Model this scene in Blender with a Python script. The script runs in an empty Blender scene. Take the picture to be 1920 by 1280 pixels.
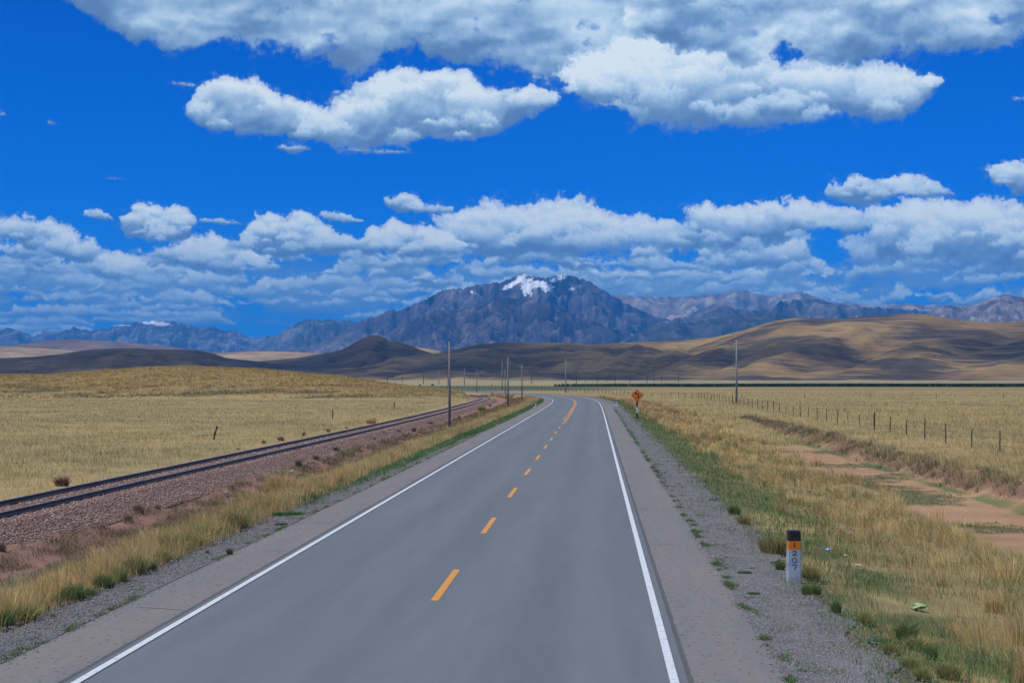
import bpy, math, random
import numpy as np
from mathutils import Vector

C = bpy.context.scene.collection
R = math.radians
F = 3131.0          # focal length in pixels of the 1920 px wide photograph
CAMZ = 3.65
rng = np.random.default_rng(7)
random.seed(7)

# ------------------------------------------------------------------ camera
cam_d = bpy.data.cameras.new('camera')
cam = bpy.data.objects.new('camera', cam_d); C.objects.link(cam)
cam_d.sensor_width = 36; cam_d.lens = 36 * F / 1920
cam_d.shift_y = 70 / 1920
cam_d.clip_start = 0.2; cam_d.clip_end = 120000
cam.location = (0, 0, CAMZ); cam.rotation_euler = (R(90), 0, 0)
bpy.context.scene.camera = cam

# ------------------------------------------------------------------ exposure
sc = bpy.context.scene
sc.render.engine = 'CYCLES'
sc.view_settings.view_transform = 'Standard'; sc.view_settings.look = 'None'
sc.view_settings.exposure = 0.0; sc.view_settings.gamma = 1.0
sc.cycles.use_denoising = True
sc.cycles.max_bounces = 6; sc.cycles.diffuse_bounces = 2; sc.cycles.glossy_bounces = 2
sc.cycles.transmission_bounces = 3; sc.cycles.volume_bounces = 0
sc.cycles.transparent_max_bounces = 8
sc.cycles.use_fast_gi = False

# ------------------------------------------------------------------ sun
SUN_EL, SUN_AZ = R(58), R(-118)       # azimuth from the view direction, negative = left
sun_d = bpy.data.lights.new('sun', 'SUN'); sun = bpy.data.objects.new('sun', sun_d); C.objects.link(sun)
sun_d.energy = 3.9; sun_d.angle = R(0.5); sun_d.color = (1.0, 0.96, 0.86)
SUN_V = Vector((math.sin(SUN_AZ) * math.cos(SUN_EL), math.cos(SUN_AZ) * math.cos(SUN_EL), math.sin(SUN_EL)))
sun.rotation_euler = SUN_V.to_track_quat('Z', 'Y').to_euler()
sun.location = (-40, -20, 60)

# ------------------------------------------------------------------ node helper
class NG:
    """small expression builder for shader node trees"""
    def __init__(s, tree): s.t = tree
    def n(s, typ, **kw):
        nd = s.t.nodes.new(typ)
        for k, v in kw.items(): setattr(nd, k, v)
        return nd
    def put(s, sock, v):
        if isinstance(v, bpy.types.NodeSocket): s.t.links.new(v, sock)
        elif v is not None: sock.default_value = v
    def m(s, op, a, b=None, c=None, clamp=False):
        nd = s.n('ShaderNodeMath', operation=op, use_clamp=clamp)
        s.put(nd.inputs[0], a)
        if b is not None: s.put(nd.inputs[1], b)
        if c is not None: s.put(nd.inputs[2], c)
        return nd.outputs[0]
    def vec(s, x=0.0, y=0.0, z=0.0):
        nd = s.n('ShaderNodeCombineXYZ')
        s.put(nd.inputs[0], x); s.put(nd.inputs[1], y); s.put(nd.inputs[2], z)
        return nd.outputs[0]
    def vm(s, op, a, b=None, scale=None):
        nd = s.n('ShaderNodeVectorMath', operation=op)
        s.put(nd.inputs[0], a)
        if b is not None: s.put(nd.inputs[1], b)
        if scale is not None: s.put(nd.inputs['Scale'], scale)
        return nd.outputs[0]
    def noise(s, v, scale, detail=4, rough=0.5, dist=0.0, out=0, dim='3D'):
        nd = s.n('ShaderNodeTexNoise', noise_dimensions=dim)
        s.put(nd.inputs['Vector'], v); nd.inputs['Scale'].default_value = scale
        nd.inputs['Detail'].default_value = detail; nd.inputs['Roughness'].default_value = rough
        nd.inputs['Distortion'].default_value = dist
        return nd.outputs[out]
    def voro(s, v, scale, feature='F1', out=0, **kw):
        nd = s.n('ShaderNodeTexVoronoi', feature=feature)
        s.put(nd.inputs['Vector'], v); nd.inputs['Scale'].default_value = scale
        for k, x in kw.items(): nd.inputs[k].default_value = x
        return nd.outputs[out]
    def ss(s, x, a, b, lo=0.0, hi=1.0):
        nd = s.n('ShaderNodeMapRange', interpolation_type='SMOOTHSTEP')
        s.put(nd.inputs['Value'], x); nd.inputs['From Min'].default_value = a; nd.inputs['From Max'].default_value = b
        nd.inputs['To Min'].default_value = lo; nd.inputs['To Max'].default_value = hi
        return nd.outputs[0]
    def lin(s, x, a, b, lo=0.0, hi=1.0):
        nd = s.n('ShaderNodeMapRange')
        s.put(nd.inputs['Value'], x); nd.inputs['From Min'].default_value = a; nd.inputs['From Max'].default_value = b
        nd.inputs['To Min'].default_value = lo; nd.inputs['To Max'].default_value = hi
        return nd.outputs[0]
    def mix(s, f, a, b, blend='MIX'):
        nd = s.n('ShaderNodeMix', data_type='RGBA', blend_type=blend)
        s.put(nd.inputs['Factor'], f)
        s.put(nd.inputs[6], a if not isinstance(a, tuple) else (*a, 1)); s.put(nd.inputs[7], b if not isinstance(b, tuple) else (*b, 1))
        return nd.outputs[2]
    def fmix(s, f, a, b):
        nd = s.n('ShaderNodeMix', data_type='FLOAT')
        s.put(nd.inputs['Factor'], f); s.put(nd.inputs[2], a); s.put(nd.inputs[3], b)
        return nd.outputs[0]
    def curve(s, x, pts, x0, x1, y0, y1):
        """piecewise curve y(x); pts in real units, mapped through a Float Curve"""
        xn = s.lin(x, x0, x1)
        nd = s.n('ShaderNodeFloatCurve'); s.put(nd.inputs['Value'], xn)
        cu = nd.mapping.curves[0]
        q = [((a - x0) / (x1 - x0), (b - y0) / (y1 - y0)) for a, b in pts]
        cu.points[0].location = q[0]; cu.points[1].location = q[-1]
        for a in q[1:-1]: cu.points.new(*a)
        nd.mapping.update()
        return s.lin(nd.outputs[0], 0, 1, y0, y1)
    def ramp(s, x, stops):
        nd = s.n('ShaderNodeValToRGB'); s.put(nd.inputs[0], x)
        el = nd.color_ramp.elements
        while len(el) < len(stops): el.new(0.5)
        for e, (p, c) in zip(el, stops): e.position = p; e.color = (*c, 1)
        return nd.outputs[0]

# ------------------------------------------------------------------ world: clear high-altitude sky with cumulus
W = bpy.data.worlds.new('World'); sc.world = W; W.use_nodes = True
W.node_tree.nodes.clear()


# ------------------------------------------------------------------ numpy noise
def vnoise(x, y, seed=0):
    """gradient noise on arrays, about -1..1"""
    xi = np.floor(x).astype(np.int64); yi = np.floor(y).astype(np.int64)
    xf = x - xi; yf = y - yi
    def grad(ix, iy, dx, dy):
        h = (ix * 374761393 + iy * 668265263 + seed * 1442695041) & 0xFFFFFFFF
        h = ((h ^ (h >> 13)) * 1274126177) & 0xFFFFFFFF
        h = (h ^ (h >> 16)) & 1023
        a = h * (2 * np.pi / 1024)
        return np.cos(a) * dx + np.sin(a) * dy
    u = xf * xf * xf * (xf * (xf * 6 - 15) + 10); v = yf * yf * yf * (yf * (yf * 6 - 15) + 10)
    a = grad(xi, yi, xf, yf); b = grad(xi + 1, yi, xf - 1, yf)
    c = grad(xi, yi + 1, xf, yf - 1); d = grad(xi + 1, yi + 1, xf - 1, yf - 1)
    return ((a + (b - a) * u) * (1 - v) + (c + (d - c) * u) * v) * 1.5

def fbm(x, y, octv=5, seed=0, gain=0.5, lac=2.03):
    s = 0.0; a = 1.0; t = 0.0
    for i in range(octv):
        s = s + a * vnoise(x, y, seed + i * 17); t += a
        x = x * lac + 13.7; y = y * lac + 5.3; a *= gain
    return s / t

def ridged(x, y, octv=5, seed=0, gain=0.5, lac=2.07):
    s = 0.0; a = 1.0; t = 0.0; w = 1.0
    for i in range(octv):
        n = 1 - np.abs(vnoise(x, y, seed + i * 31)); n = n * n * w
        w = np.clip(n * 1.6, 0, 1)
        s = s + a * n; t += a
        x = x * lac + 7.1; y = y * lac + 3.9; a *= gain
    return s / t

def billow(x, y, octv=4, seed=0, gain=0.5):
    """rounded lumps: fractal of 1 - distance to scattered centres"""
    s = 0.0; a = 1.0; t = 0.0
    for i in range(octv):
        xi = np.floor(x).astype(np.int64); yi = np.floor(y).astype(np.int64)
        best = np.full(x.shape, 9.0)
        for ox in (-1, 0, 1):
            for oy in (-1, 0, 1):
                cx, cy = xi + ox, yi + oy
                h = (cx * 374761393 + cy * 668265263 + (seed + i * 7) * 974634777) & 0xFFFFFFFF
                h = ((h ^ (h >> 13)) * 1274126177) & 0xFFFFFFFF; h = h ^ (h >> 16)
                px = cx + (h & 255) / 255.0; py = cy + ((h >> 8) & 255) / 255.0
                best = np.minimum(best, (px - x) ** 2 + (py - y) ** 2)
        s = s + a * (1 - np.minimum(best, 1.0) * 1.1); t += a
        x = x * 2.1 + 3.3; y = y * 2.1 + 8.1; a *= gain
    return s / t

def sst(x, a, b):
    t = np.clip((x - a) / (b - a), 0, 1); return t * t * (3 - 2 * t)

# ------------------------------------------------------------------ cloud map: shade, cover and distance of every cloud in the sky
SKY_U0, SKY_U1, SKY_V0, SKY_V1 = -4.0, 24.0, -4.0, 7.0     # 1 unit = 1.83 degrees, V runs down to the horizon at 7.1
SKY_RES = 90
def blur(a, n):
    for ax in (0, 1):
        for _ in range(2):
            p = np.pad(a, [(n, n) if k == ax else (0, 0) for k in (0, 1)], mode='edge')
            c = np.cumsum(p, axis=ax)
            c = np.concatenate([np.zeros_like(np.take(c, [0], ax)), c], ax)
            L = a.shape[ax]; w = 2 * n + 1
            a = (np.take(c, np.arange(w, w + L), ax) - np.take(c, np.arange(0, L), ax)) / w
    return a

def cloud_map():
    w = int((SKY_U1 - SKY_U0) * SKY_RES); h = int((SKY_V1 - SKY_V0) * SKY_RES)
    sh = np.zeros((h, w)); al = np.zeros((h, w)); fa = np.zeros((h, w))
    crng = np.random.default_rng(11)
    def draw(pts, k=1.0, far=0.0, dark=0.0, soft=1.0, gain=1.0, seed=0, deck=False, noi=1.0, puffs=0):
        """one cloud between a top and a base line; k = size of its billows"""
        xs = np.array([p[0] for p in pts]); tp = np.array([p[1] for p in pts]); bt = np.array([p[2] for p in pts])
        m = 0.7 * k
        u0 = max(SKY_U0, xs[0] - m); u1 = min(SKY_U1, xs[-1] + m)
        v0 = max(SKY_V0, tp.min() - m); v1 = min(SKY_V1, bt.max() + m)
        i0, i1 = int((u0 - SKY_U0) * SKY_RES), int((u1 - SKY_U0) * SKY_RES)
        j0, j1 = int((v0 - SKY_V0) * SKY_RES), int((v1 - SKY_V0) * SKY_RES)
        if i1 - i0 < 6 or j1 - j0 < 6: return
        U, V = np.meshgrid((np.arange(i0, i1) + .5) / SKY_RES + SKY_U0, (np.arange(j0, j1) + .5) / SKY_RES + SKY_V0)
        ox, oy = seed * 3.71, seed * 9.13
        X, Y = U / k + ox, V / k + oy
        wx = fbm(X * 1.6, Y * 1.6, 4, seed + 1) ; wy = fbm(X * 1.6 + 9, Y * 1.6, 4, seed + 2)
        w0 = fbm(X * .55 + 4, Y * .7, 3, seed + 3)
        Uw = U + (wx * .26 + w0 * .5) * k * noi; Vw = V + (wy * .20 + fbm(X * .6, Y * .6 + 7, 3, seed + 4) * .32) * k * noi * (.5 if k < .5 else 1)
        top = np.interp(Uw, xs, tp); bot = np.interp(Uw, xs, bt)
        endf = np.minimum(Uw - xs[0], xs[-1] - Uw) / (0.30 * k)
        b = billow(X * 1.7 + wx * .8, Y * 1.9 + wy * .6, 5, seed + 5, 0.56) - 0.55
        f5 = fbm(X * 4, Y * 4.5, 5, seed + 9, 0.6)
        n = b * 1.1 + f5 * .34
        up = (Vw - top) / (.30 * k); dn = (bot - Vw) / (.20 * k)
        f = np.minimum(np.minimum(up, dn), endf)
        fc = np.minimum(f, 1.6)
        fd = fbm(X * 11, Y * 12, 4, seed + 50, .6)
        d = fc + (n + wx * .5) * 1.0 * noi + .30 * fd
        a = sst(d, -0.02, 0.40 * soft)
        # ragged wisps round the edge
        ws = fbm(X * 2.4 + wx, Y * 3.4 + wy, 5, seed + 40, .62)
        a = np.maximum(a * (.62 + .38 * sst(d, .2, 1.0)), .45 * sst(d, -.75, .25) * sst(ws, .02, .45))
        if deck: a = a * (1 - .55 * sst(fbm(X * 1.1, Y * 1.6, 5, seed + 41, .6), .22, .55))
        # relief: cloud body height, lit from above and a little from the left
        bs = blur(b + f5 * .12, max(1, int(k * 5)))
        hgt = np.sqrt(np.clip(fc + .25, 0, 1.85)) * .30 * k + bs * .30 * k * (.8 if deck else 1)
        hgt = blur(hgt, max(1, int(k * 3)))
        gy, gx = np.gradient(hgt * SKY_RES)
        lam = (gx * .35 + gy * .80 + .45) / np.sqrt(gx * gx + gy * gy + 1)
        tt = np.clip((Vw - top) / np.maximum(bot - top, .05), 0, 1)
        if deck: tt = .46 + 1.15 * fbm(X * .5, Y * 1.1, 5, seed + 20)
        s = .50 + .28 * lam - .50 * sst(tt, .1, .9) + .12 * (1 - sst(tt, 0, .3)) + .22 * fbm(X * .9, Y * 1.2, 3, seed + 30) + .10 * f5 + .06 * fd
        s = s + .12 * (1 - sst(d, .2, 1.0))
        s = s - dark
        S = np.s_[j0:j1, i0:i1]
        sh[S] = sh[S] * (1 - a) + s * a
        fa[S] = fa[S] * (1 - a) + far * a
        al[S] = 1 - (1 - al[S]) * (1 - a)
        if puffs:
            pr = np.random.default_rng(seed + 3)
            P = []
            for _ in range(puffs):
                ua, ub = max(xs[0], SKY_U0), min(xs[-1], SKY_U1)
                if ub <= ua: break
                px = ua + (ub - ua) * pr.random(); t0 = max(np.interp(px, xs, tp), -1.0); b0 = np.interp(px, xs, bt)
                if b0 < t0 + .04: continue
                q = pr.random() ** (1.6 if not deck else .8)
                r = k * pr.uniform(.16, .52) * (1 - .3 * q)
                r = min(r, (b0 - t0) * .6 + .05 * k)
                P.append((t0 + r * .55 + q * (b0 - t0 - r * .8), px, r, q))
            for py, px, r, q in sorted(P): puff(px, py, r, q, far, dark, seed + int(px * 50), deck)
    def puff(cx, cy, r, q, far, dark, seed, deck):
        """a rounded lump on a cloud: crisp bright crown, base melting into the cloud under it"""
        rx = r * 1.5; e = 1.6
        i0, i1 = int((cx - rx * e - SKY_U0) * SKY_RES), int((cx + rx * e - SKY_U0) * SKY_RES)
        j0, j1 = int((cy - r * e - SKY_V0) * SKY_RES), int((cy + r * e - SKY_V0) * SKY_RES)
        i0 = max(i0, 0); j0 = max(j0, 0); i1 = min(i1, w); j1 = min(j1, h)
        if i1 - i0 < 4 or j1 - j0 < 4: return
        U, V = np.meshgrid((np.arange(i0, i1) + .5) / SKY_RES + SKY_U0, (np.arange(j0, j1) + .5) / SKY_RES + SKY_V0)
        X, Y = U / r + seed, V / r + seed * .7
        dx = (U - cx) / rx; dy = (V - cy) / r
        wn = fbm(X * 1.1, Y * 1.1, 4, seed, .6)
        bl = billow(X * 1.3 + wn, Y * 1.4 + wn, 4, seed + 1, .55) - .55
        fd = fbm(X * 5, Y * 5, 4, seed + 8, .62)
        f = 1 - np.sqrt(dx * dx + dy * dy) + bl * .60 + wn * .35 + fd * .22
        a = sst(f, .0, .45 if not deck else .8) * (1 - sst(dy + wn * .6, -.35, .75))
        S = np.s_[j0:j1, i0:i1]
        a = a * sst(al[S], .25, .95) * (.80 if not deck else .55)
        core = blur(bl, max(1, int(r * SKY_RES * .06)))
        s = .88 - .50 * sst(dy + .25 * wn, -.75, .5) + .30 * core + .10 * fd - .34 * q - dark
        if deck: s = s - .04
        sh[S] = sh[S] * (1 - a) + s * a
    # distant rows over the horizon, farthest first
    b = 6.75; sd = 100
    while b > 4.75:
        k = (7.35 - b) / 2.4
        x = SKY_U0 - 1 + crng.random() * 2
        cover = .95 if b < 5.6 else (.8 if b < 6.2 else .85)
        while x < SKY_U1:
            wd = (0.9 + 2.6 * crng.random() ** 1.5) * (k + .14) * 1.3; ht = (.28 + .42 * crng.random()) * (k + .07)
            if crng.random() < cover and not (4.3 < x + wd / 2 < 5.3 and 4.9 < b - ht * .4 < 5.35) and not (15.0 < x + wd / 2 < 15.9 and b < 5.1) \
               and not (15.9 < x + wd / 2 < 18.0 and 5.35 < b < 5.9 and crng.random() < .7) and not (4.2 < x + wd / 2 < 7.2 and 5.85 < b < 6.4 and crng.random() < .75) \
               and not (10.4 < x + wd / 2 < 11.6 and 4.7 < b < 5.2) and not (2.3 < x + wd / 2 < 3.2 and b < 5.0):
                nn = 4 + int(crng.random() * 4)
                bb = b + crng.normal() * .03
                pk = crng.random(nn + 2)
                pts = [(x, bb - .03, bb)] + [(x + wd * (i + 1) / (nn + 1), bb - ht * (.45 + .55 * pk[i]) * math.sin(math.pi * (i + 1) / (nn + 1)) ** .5, bb + .02 * crng.normal()) for i in range(nn)] + [(x + wd, bb - .03, bb)]
                draw(pts, k=max(.16, k * .75), far=min(1, max(0, (b - 4.6) / 1.7)), dark=.04 * crng.random(), seed=sd, soft=1.5, puffs=int(3 + 2 * wd / max(.13, k * .62)))
            sd += 1
            x += wd * (.55 + .5 * crng.random())
        b -= .06 + .13 * k
    # thin veil between the far rows
    V = np.linspace(SKY_V0, SKY_V1, h)[:, None] * np.ones((1, w)); U = np.linspace(SKY_U0, SKY_U1, w)[None, :] * np.ones((h, 1))
    veil = sst(V, 4.7, 5.4) * .80 * sst(fbm(U * .55, V * 1.9, 4, 77), -.45, .05)
    veil = veil * (1 - .75 * sst(V, 5.75, 6.0) * (1 - sst(V, 6.3, 6.6)) * sst(fbm(U * .6, V * 2.2, 3, 78), -.35, .0))
    sh = sh * (1 - veil * .35) + .52 * veil * .35; fa = fa * (1 - veil) + .8 * veil; al = 1 - (1 - al) * (1 - veil)
    H = [  # the clouds one can tell apart
     ([(15.8,4.6,4.9),(16.2,4.5,5.05),(17,4.4,5.1),(18.5,4.4,5.15),(21,4.4,5.2)], .8, .25, .12),
     ([(13.0,4.4,5.0),(13.6,4.25,5.1),(14.2,4.4,5.0),(15.1,4.5,4.9)], .6, .25, .0),
     ([(3.3,4.7,4.9),(3.6,4.42,5.0),(4.0,4.42,5.08),(4.5,4.55,5.12),(5.0,4.8,5.12),(5.3,5.0,5.05)], .55, .1, 0),
     ([(-4,4.6,4.9),(-2,4.2,4.9),(-.5,4.5,4.7),(0,4.4,4.6),(.3,4.2,4.62),(.8,4.07,4.7),(1.1,4.08,4.8),(1.4,4.3,4.95),(1.7,4.5,5.1),(2.0,4.75,5.2),(2.4,4.85,5.3),(2.7,5.0,5.2)], .6, .1, 0),
     ([(16.0,4.1,4.6),(16.4,3.85,4.9),(17,3.85,5.0),(17.6,3.87,5.0),(18.1,3.95,5.05),(18.8,3.93,5.1),(19.4,4.0,5.1),(21,4.1,5.0),(22.5,4.5,4.9)], .75, .05, -.03),
     ([(8.1,4.1,4.3),(8.5,3.95,4.6),(9.0,3.85,4.8),(9.3,3.76,4.85),(9.9,3.8,4.85),(10.5,3.68,4.85),(11,3.82,4.85),(11.3,4.0,4.8),(11.7,4.15,4.7),(12.3,4.12,4.65),(12.9,4.2,4.7),(13.3,4.4,4.6)], .8, .05, 0),
     ([(12.7,4.0,4.4),(13,3.85,4.6),(13.6,3.8,4.7),(14,3.9,4.75),(14.4,3.78,4.6),(14.9,3.8,4.5),(15.4,3.85,4.45),(15.9,3.95,4.4),(16.2,4.1,4.3)], .65, .05, 0),
     ([(6.7,4.6,4.65),(7.0,4.3,4.75),(7.4,4.15,4.8),(7.9,4.25,4.82),(8.3,4.45,4.8),(8.7,4.6,4.7)], .5, .05, 0),
     ([(4.5,4.5,4.7),(4.8,4.1,4.75),(5.0,4.03,4.8),(5.5,4.02,4.85),(5.85,4.02,4.8),(6.2,4.3,4.75),(6.7,4.5,4.65)], .5, .05, .02),
     ([(2.4,4.2,4.3),(2.6,3.95,4.5),(2.85,3.85,4.55),(3.1,3.95,4.6),(3.4,3.92,4.58),(3.65,4.0,4.5),(3.78,4.15,4.25)], .42, 0, .02),
     ([(7.25,3.75,3.85),(7.5,3.63,4.0),(7.7,3.62,4.0),(8.0,3.85,4.02),(8.5,3.9,4.0)], .35, 0, .08),
     ([(15.3,3.65,3.75),(15.7,3.4,3.85),(16.1,3.32,3.88),(16.5,3.45,3.88),(17.0,3.42,3.85),(17.7,3.7,3.75)], .5, 0, .05),
     ([(18.2,3.35,3.5),(18.5,3.2,3.7),(18.9,3.17,3.74),(19.3,3.25,3.72),(20.2,3.4,3.6)], .5, 0, .03),
     ([(1.75,4.1,4.15),(1.95,4.0,4.2),(2.25,4.15,4.2)], .25, 0, .15),
     ([(3.85,4.17,4.22),(4.2,4.13,4.27),(4.55,4.22,4.25)], .2, 0, .18),
     ([(6.0,4.0,4.08),(6.3,3.98,4.18),(6.8,4.15,4.2)], .25, 0, .12),
    ]
    for i, (p, k, far, dark) in enumerate(H): draw(p, k=k, far=far, dark=dark, seed=500 + i, puffs=int(14 + 9 * (p[-1][0] - p[0][0]) / k))
    for i, (x, y, wd, hh) in enumerate([(3.25, 1.74, .5, .12), (5.25, 2.83, .6, .2), (6.4, 2.87, 1.4, .1), (0.05, 2.4, .35, .1), (18.7, 2.13, .35, .09), (17.1, 1.72, .45, .3), (2.1, 3.45, .4, .05), (1.1, 2.5, .2, .1)]):
        draw([(x, y - .02, y + .02), (x + wd * .35, y - hh / 2, y + hh / 2), (x + wd * .7, y - hh / 3, y + hh / 2), (x + wd, y, y + .04)], k=.28, dark=.10, seed=700 + i, soft=2.2)
    # upper clouds
    draw([(-1.5,-6,-1.2),(.1,-6,-.3),(.6,-6,.05),(1,-6,.2),(1.6,-6,.3),(2.2,-6,.7),(2.7,-6,1.0),(3.5,-6,1.05),(4.5,-6,.98),(5.5,-6,1.1),(6.6,-6,1.35),(7.2,-6,1.2),(7.8,-6,1.1),(8.5,-6,1.3),(9,-6,1.3),(9.4,-6,1.45),(10,-6,1.45),(10.7,-6,1.7),(11.5,-6,1.6),(13,-6,.8),(24,-6,.3)], k=1.25, seed=801, deck=True, dark=.02, soft=1.5, puffs=110)
    draw([(10.5,1.7,1.8),(11,1.3,2.1),(11.5,1.0,2.25),(12,.9,2.4),(13,.95,2.5),(14,.95,2.52),(14.8,1.1,2.42),(15.4,1.25,2.45),(16,1.3,2.38),(16.8,1.35,2.3),(17.1,1.6,2.2),(17.4,1.9,2.0)], k=1.0, seed=802, dark=-.02, soft=1.3, noi=.8, puffs=62)
    draw([(11.6,-6,.6),(12.5,-6,.9),(14,-6,1.2),(15.5,-6,1.33),(16.5,-6,1.28),(17.5,-6,1.22),(18.4,-6,1.22),(18.8,-6,1.0),(19.3,-6,.85),(20,-6,.7),(24,-6,.3)], k=1.0, seed=813, deck=True, soft=1.4, puffs=80)
    draw([(3.6,2.2,2.35),(3.9,1.78,2.45),(4.3,1.48,2.6),(4.7,1.5,2.62),(5.2,1.75,2.65),(5.6,1.9,2.7),(6.1,2.08,2.75),(6.3,1.9,2.8),(6.6,1.65,2.85),(7.2,1.45,2.8),(7.6,1.33,2.78),(7.9,1.45,2.76),(8.3,1.33,2.72),(8.8,1.4,2.7),(9.1,1.6,2.55),(9.5,1.65,2.35),(10.0,1.58,2.25),(10.4,1.8,2.0)], k=.72, seed=804, dark=-.03, noi=.8, soft=1.2, puffs=52)
    return np.clip(sh, 0, 1), np.clip(al, 0, 1), np.clip(fa, 0, 1)


def sky_image():
    """the cloud map as a picture made here: red = how lit, green = cover, blue = distance"""
    s, a, f = cloud_map()
    h, w = s.shape
    im = bpy.data.images.new('cloud_map', w, h, alpha=False, float_buffer=True); im.colorspace_settings.name = 'Non-Color'
    px = np.ones((h, w, 4), np.float32); px[..., 0] = s[::-1]; px[..., 1] = a[::-1]; px[..., 2] = f[::-1]
    im.pixels.foreach_set(px.ravel()); im.update(); im.pack()
    return im

def build_world():
    g = NG(W.node_tree)
    out = g.n('ShaderNodeOutputWorld'); bg = g.n('ShaderNodeBackground')
    sky = g.n('ShaderNodeTexSky', sky_type='NISHITA')
    sky.sun_disc = False; sky.sun_elevation = SUN_EL; sky.sun_rotation = SUN_AZ % (2 * math.pi)
    sky.altitude = 3900; sky.air_density = 1.0; sky.dust_density = 0.2; sky.ozone_density = 2.0
    tc = g.n('ShaderNodeTexCoord'); sp = g.n('ShaderNodeSeparateXYZ'); g.put(sp.inputs[0], tc.outputs['Generated'])
    x, y, z = sp.outputs
    az = g.m('ARCTAN2', x, y)
    hyp = g.m('SQRT', g.m('ADD', g.m('MULTIPLY', x, x), g.m('MULTIPLY', y, y)))
    el = g.m('ARCTAN2', z, hyp)
    U = g.m('ADD', g.m('MULTIPLY', az, 31.31), 9.6); V = g.m('SUBTRACT', 7.1, g.m('MULTIPLY', el, 31.31))
    u = g.m('PINGPONG', g.m('DIVIDE', g.m('SUBTRACT', U, SKY_U0), SKY_U1 - SKY_U0), 1.0)
    v = g.m('DIVIDE', g.m('SUBTRACT', SKY_V1, V), SKY_V1 - SKY_V0)
    im = g.n('ShaderNodeTexImage', interpolation='Cubic', extension='EXTEND'); im.image = sky_image()
    g.put(im.inputs[0], g.vec(u, v, 0.0))
    sc_ = g.n('ShaderNodeSeparateColor'); g.put(sc_.inputs[0], im.outputs[0])
    lit, dens, far = sc_.outputs
    # towards the zenith the deck breaks up
    dens = g.m('MULTIPLY', dens, g.ss(V, -9.0, -3.0, .25, 1.0))
    ccol = g.ramp(lit, CLOUD_RAMP)
    ccol = g.mix(g.m('MULTIPLY', far, 0.40), ccol, (.25, .47, .72))
    scol = g.mix(1.0, sky.outputs[0], SKY_TINT, 'MULTIPLY')
    base = g.mix(1.0, g.ramp(g.m('DIVIDE', V, 7.1, clamp=True), [(0.0, (.0, .10, .60)), (.5, (.0, .17, .84)), (1.0, (.03, .36, .98))]), (10.0, 10.0, 10.0), 'MULTIPLY')
    scol = g.mix(0.55, scol, base)
    ccm = g.mix(1.0, ccol, (10.0, 10.0, 10.0), 'MULTIPLY')
    col = g.mix(g.m('MULTIPLY', dens, .97), scol, ccm)
    g.put(bg.inputs[0], col); bg.inputs[1].default_value = 0.1
    g.put(out.inputs[0], bg.outputs[0])
    W.cycles.sampling_method = 'MANUAL'; W.cycles.sample_map_resolution = 512
SKY_TINT = (.0, .42, 1.28)
CLOUD_RAMP = [(0.0, (.13, .25, .46)), (.2, (.20, .36, .59)), (.40, (.36, .54, .75)), (.58, (.56, .75, .91)), (.80, (.84, .95, 1.0))]
build_world()

# ================================================================== helpers for objects
def tag(o, label=None, cat=None, group=None, kind=None):
    if label: o['label'] = label
    if cat: o['category'] = cat
    if group: o['group'] = group
    if kind: o['kind'] = kind
    return o

def mesh_obj(name, verts, faces, mats, parent=None, col=None, smooth=False, fmat=None):
    """verts (n,3); faces: (m,3) or (m,4) int array, or a list of tuples"""
    me = bpy.data.meshes.new(name)
    verts = np.asarray(verts, np.float32)
    if isinstance(faces, np.ndarray):
        k = faces.shape[1]; m = len(faces)
        me.vertices.add(len(verts)); me.vertices.foreach_set('co', verts.ravel())
        me.loops.add(m * k); me.loops.foreach_set('vertex_index', faces.astype(np.int32).ravel())
        me.polygons.add(m); me.polygons.foreach_set('loop_start', np.arange(0, m * k, k, dtype=np.int32))
        me.update(calc_edges=True)
    else:
        me.from_pydata([tuple(map(float, v)) for v in verts], [], faces); me.update()
    if col is not None:
        ca = me.color_attributes.new('Col', 'FLOAT_COLOR', 'POINT')
        c = np.ones((len(verts), 4), np.float32); c[:, :3] = col
        ca.data.foreach_set('color', c.ravel())
    if fmat is not None: me.polygons.foreach_set('material_index', np.asarray(fmat, np.int32))
    if smooth: me.polygons.foreach_set('use_smooth', np.ones(len(me.polygons), bool))
    for mt in (mats if isinstance(mats, (list, tuple)) else [mats]): me.materials.append(mt)
    o = bpy.data.objects.new(name, me); C.objects.link(o)
    if parent: o.parent = parent
    return o

def empty(name, loc, rz=0.0):
    o = bpy.data.objects.new(name, None); C.objects.link(o); o.location = loc; o.rotation_euler = (0, 0, rz)
    o.empty_display_size = 0.2
    return o

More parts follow.
